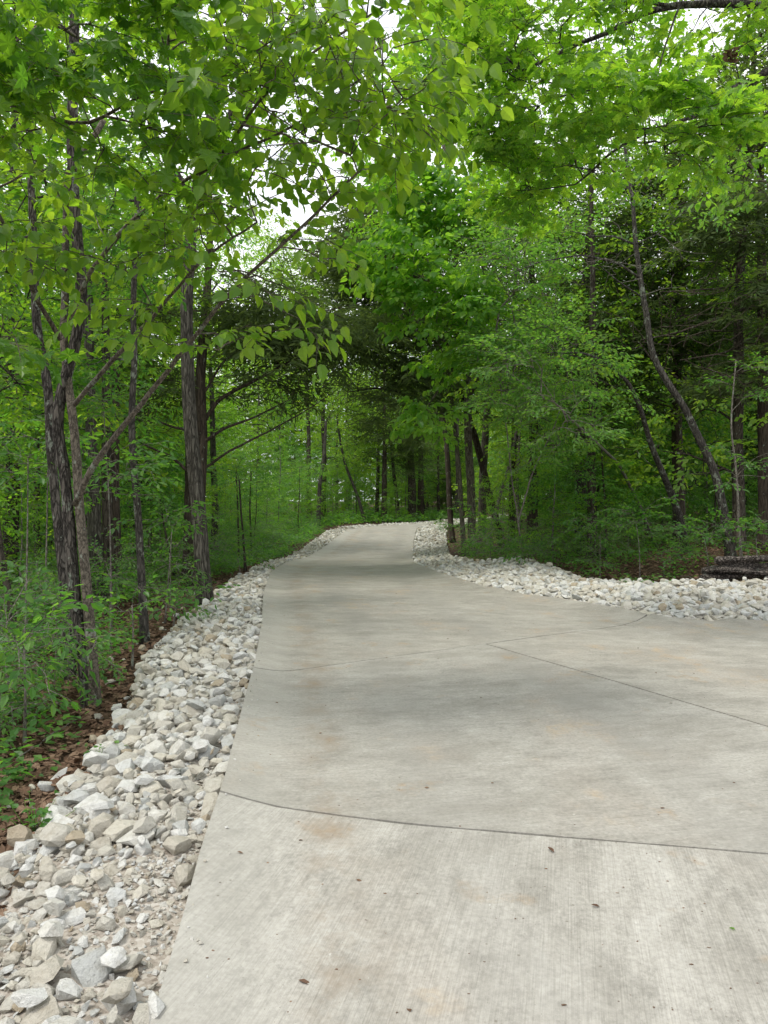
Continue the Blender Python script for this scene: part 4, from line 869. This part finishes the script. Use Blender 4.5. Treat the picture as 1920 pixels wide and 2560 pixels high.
k = (np.sin(x * 1.7 + 2 * np.sin(y)) + np.sin(y * 1.3 + x) + gw.normal(0, .6, len(x)) > -.3); x, y = x[k], y[k]
for rep in range(5):
    h = gw.uniform(.04, .28, len(x)); px_, py_ = x + gw.normal(0, .06, len(x)), y + gw.normal(0, .06, len(x)); ang = gw.uniform(0, 6.28, len(x))
    place(SHP['quad'], np.stack([px_, py_, zb(px_, py_) - .05 + h], 1), np.stack([np.cos(ang), np.sin(ang), gw.normal(-.1, .25, len(x))], 1), unit(np.stack([gw.normal(0, .3, len(x)), gw.normal(0, .3, len(x)), np.ones(len(x))], 1)), gw.uniform(.05, .11, len(x)), gw.random(len(x)), ac)
link('ground_cover', ac.mesh('ground_cover', LM['under']), kind='stuff', label='low green seedlings spread over the forest floor', category='ground cover')

ac = Acc(); g = np.random.default_rng(88); n = 5200
y = g.uniform(17, 46, n); x = xl(np.minimum(y, 36)) - 1.25 - np.abs(g.normal(0, 2.2, n)) - np.maximum(0, y - 37) * .9; h = g.random(n) ** 1.3 * (.25 + .5 * (np.sin(x * 2.3 + y) * .5 + .5))
ang = g.uniform(0, 6.28, n)
for rep in range(3):
    xx, yy = x + g.normal(0, .12, n), y + g.normal(0, .12, n)
    place(SHP['hex'], np.stack([xx, yy, zb(xx, yy) - .03 + h * g.uniform(.6, 1.1, n)], 1), np.stack([np.cos(ang + rep), np.sin(ang + rep), g.normal(-.1, .3, n)], 1), unit(g.normal(0, .4, (n, 3)) + np.array([0, 0, 1])), g.uniform(.08, .14, n), g.random(n), ac)
y = g.uniform(42, 62, n); x = g.uniform(-12, 5, n); k = (y > 44.5 + np.maximum(0, x - 1) * 1.0) | (x < -1.5); x, y, ang = x[k], y[k], ang[k]; h = .1 + g.random(len(x)) * .6
for rep in range(3):
    xx, yy = x + g.normal(0, .15, len(x)), y + g.normal(0, .15, len(x))
    place(SHP['hex'], np.stack([xx, yy, zb(xx, yy) - .03 + h * g.uniform(.4, 1.1, len(x))], 1), np.stack([np.cos(ang + rep), np.sin(ang + rep), g.normal(-.1, .3, len(x))], 1), unit(g.normal(0, .4, (len(x), 3)) + np.array([0, 0, 1])), g.uniform(.14, .24, len(x)), g.random(len(x)), ac)
link('bank_plants', ac.mesh('bank_plants', LM['under']), kind='stuff', label='green plants spilling over the left bank before the far bend', category='ground cover')
# ------------------------------------------------------------------ logs, fallen sticks, weeds, crumbs on the concrete
DEAD = bark_mat('rotten wood', (.018, .015, .013), (.22, .19, .165), 16, .15, 1, .04, 1.0)
def log(name, label, parts, seed):
    g = np.random.default_rng(seed); root = None
    for k_, (pts, r0, r1) in enumerate(parts):
        P = resample(np.array(pts), .05); n = len(P)
        if root is None: o0 = P[n // 2].copy(); root = empty(name, o0, label, 'log')
        R = np.linspace(r0, r1, n) * (1 + .12 * np.sin(np.arange(n) * .35 + k_) + g.normal(0, .05, n)); R[0] *= .45; R[-1] *= .4; R[1] *= .8; R[-2] *= .8
        V, F = tube(P - o0, R, 18, .13, seed + k_, True)
        link('slab_of_wood', mesh_np('log', V, F, DEAD), root)
def W(px, py, d): return tuple(at(px, py, d))
def plates(x0, x1, y, z0, z1, n, seed, r):
    g = np.random.default_rng(seed); o = []
    for i in range(n):
        z = z0 + (z1 - z0) * (i + .5) / n; a = x0 + g.uniform(0, .12) * (x1 - x0); b = x1 - g.uniform(0, .2) * (x1 - x0); yy = y + g.uniform(-.12, .1)
        pts = [(a + (b - a) * t, yy + g.normal(0, .03), z + .05 * math.sin(t * 3 + i) + g.normal(0, .015)) for t in np.linspace(0, 1, 7)]
        o.append((pts, r * g.uniform(.7, 1.3), r * g.uniform(.5, 1.1)))
    return o
pL = at(1752, 1440, 13.4); zL = float(zb(6.3, 13.5))
log('fallen_log', 'big rotten dark log lying behind the white stones at the right edge', plates(5.75, 8.6, 13.5, zL + .0, zL + .34, 8, 3, .052), 5)
zS = float(zb(4.0, 13.8))
log('fallen_log', 'small dark rotten log among dead leaves behind the white stones', plates(3.75, 4.45, 13.7, zS, zS + .12, 3, 4, .035), 6)
gf = np.random.default_rng(8)
for lab, a_, b_, r in [('thin pale stick slanting down to the leaves at the left', (110, 1850), (190, 1800), .006), ('broken grey stick on the leaves under the twin trunks', (40, 1900), (105, 1855), .006), ('long thin stick lying beside the lowest left stones', (68, 1995), (95, 2055), .004), ('stick leaning among low plants right of the drive', (1575, 1330), (1490, 1215), .012), ('short bare stick behind the white stones', (1700, 1440), (1740, 1452), .008)]:
    d0, d1 = ground(*a_), ground(*b_)
    if r == .012: d1 = d0 - .2
    P = np.array([at(*a_, d0 - .05), at((a_[0] + b_[0]) / 2 + 4, (a_[1] + b_[1]) / 2 - 5, (d0 + d1) / 2 - .05), at(*b_, d1 - .05)]); P = resample(P, .06); P += gf.normal(0, .004, P.shape)
    V, F = tube(P - P[0], np.linspace(r, r * .5, len(P)), 5, 0, 0, True); o = link('stick', mesh_np('stick', V, F, BM['grey']), label=lab, category='stick'); o.location = P[0]
# brown dead leaf bundle caught in the oak limbs
g = np.random.default_rng(9); c = at(1828, 140, 8.0); ac = Acc(); q = unit(g.normal(0, 1, (60, 3))) * g.random((60, 1)) ** .5 * .075
place(SHP['hex'], q, g.normal(0, 1, (60, 3)), unit(g.normal(0, 1, (60, 3))), g.uniform(.05, .09, 60), g.random(60), ac)
o = link('leaf_nest', ac.mesh('leaf_nest', LM['litter']), label='brown clump of dead leaves caught in the branches at upper right', category='nest'); o.location = c
# weeds at the foot of the stones
def weed(px, py, n, sz, label, name='weed'):
    d = ground(px, py); p = at(px, py, d); g = np.random.default_rng(int(px)); ac = Acc()
    q = g.normal(0, 1, (n, 3)) * np.array([sz, sz, 0]) * .8; q[:, 2] = g.uniform(.03, sz * 1.3, n)
    ang = g.uniform(0, 6.28, n)
    place(SHP['ovate'], q, np.stack([np.cos(ang), np.sin(ang), g.normal(.1, .3, n)], 1), unit(np.stack([g.normal(0, .4, n), g.normal(0, .4, n), np.ones(n)], 1)), g.uniform(.4, .8, n) * sz * .6, g.random(n), ac)
    for i in range(0, n, 2): ac.add(*tube(np.array([q[i] * np.array([.3, .3, 0]), q[i] * np.array([.7, .7, .6]), q[i]]), [.0025, .002, .001], 3), .3)
    o = link(name, ac.mesh(name, LM['under']), label=label, category='weed'); o.location = (p[0], p[1], zb(p[0], p[1]) - .03)
weed(85, 2070, 46, .11, 'leafy weeds growing between leaves and the lowest left stones')
weed(445, 1985, 12, .04, 'tiny green weed sprouting among the stones near the concrete')
weed(250, 1895, 26, .09, 'green weeds at the outer edge of the left stones')
weed(455, 1735, 12, .06, 'small sprig growing out of the middle of the left stones')
weed(50, 1945, 26, .08, 'small weeds in the dead leaves at the left edge')
weed(1690, 1440, 40, .22, 'tuft of weeds beside the rotten log', 'weed')
# crumbs of bark, leaves and grit on the slabs
ac = Acc(); g = np.random.default_rng(14); n = 620
y = 2 + 11 * g.random(n) ** 1.4; x = g.uniform(-.5, .52, n) * y; k = x > xl(y) + .1; x, y = x[k], y[k]
for X_, Y_ in zip(x, y):
    V, F = SHf[int(g.integers(len(SHf)))]; q = g.uniform(.005, .016) if g.random() < .9 else g.uniform(.02, .035)
    ac.add(V @ np.array(rotm(g)).T * np.array([q, q * g.uniform(.2, .9), q * .35]) + np.array([X_, Y_, float(roadz(X_, Y_)) + q * .1]), F, float(g.random()))
link('grit', ac.mesh('grit', LM['litter']), kind='stuff', label='scattered dark crumbs of bark and grit on the concrete', category='grit')
for lab, px, py, s in [('dead leaf curled on the near slab below the joint', 1385, 2139, .05), ('dark leaf scrap near the left joint end', 593, 2160, .03), ('brown scrap of leaf at mid right of the near slab', 1500, 2275, .035), ('twisted leaf stem low on the near slab', 745, 2462, .05), ('small yellow green leaf on the near slab at right', 1838, 2327, .03)]:
    d = ground(px, py); p = at(px, py, d); V, F = SHP['hex']; g = np.random.default_rng(px)
    o = link('fallen_leaf', mesh_np('fallen_leaf', V * np.array([1, .8, 1.2]), F, LM['litter' if 'green' not in lab else 'under']), label=lab, category='dead leaf')
    o.location = (p[0], p[1], float(roadz(p[0], p[1])) + .006); o.scale = (s, s, s); o.rotation_euler = (g.uniform(-.2, .2), g.uniform(-.2, .2), g.uniform(0, 6.28))
for o in list(S.objects):
    if o.type == 'EMPTY' and o.get('label') == '':
        for ch in list(o.children): bpy.data.objects.remove(ch)
        bpy.data.objects.remove(o)
print('objects', len(S.objects), 'tris', sum(len(m.polygons) for m in bpy.data.meshes if m.users))
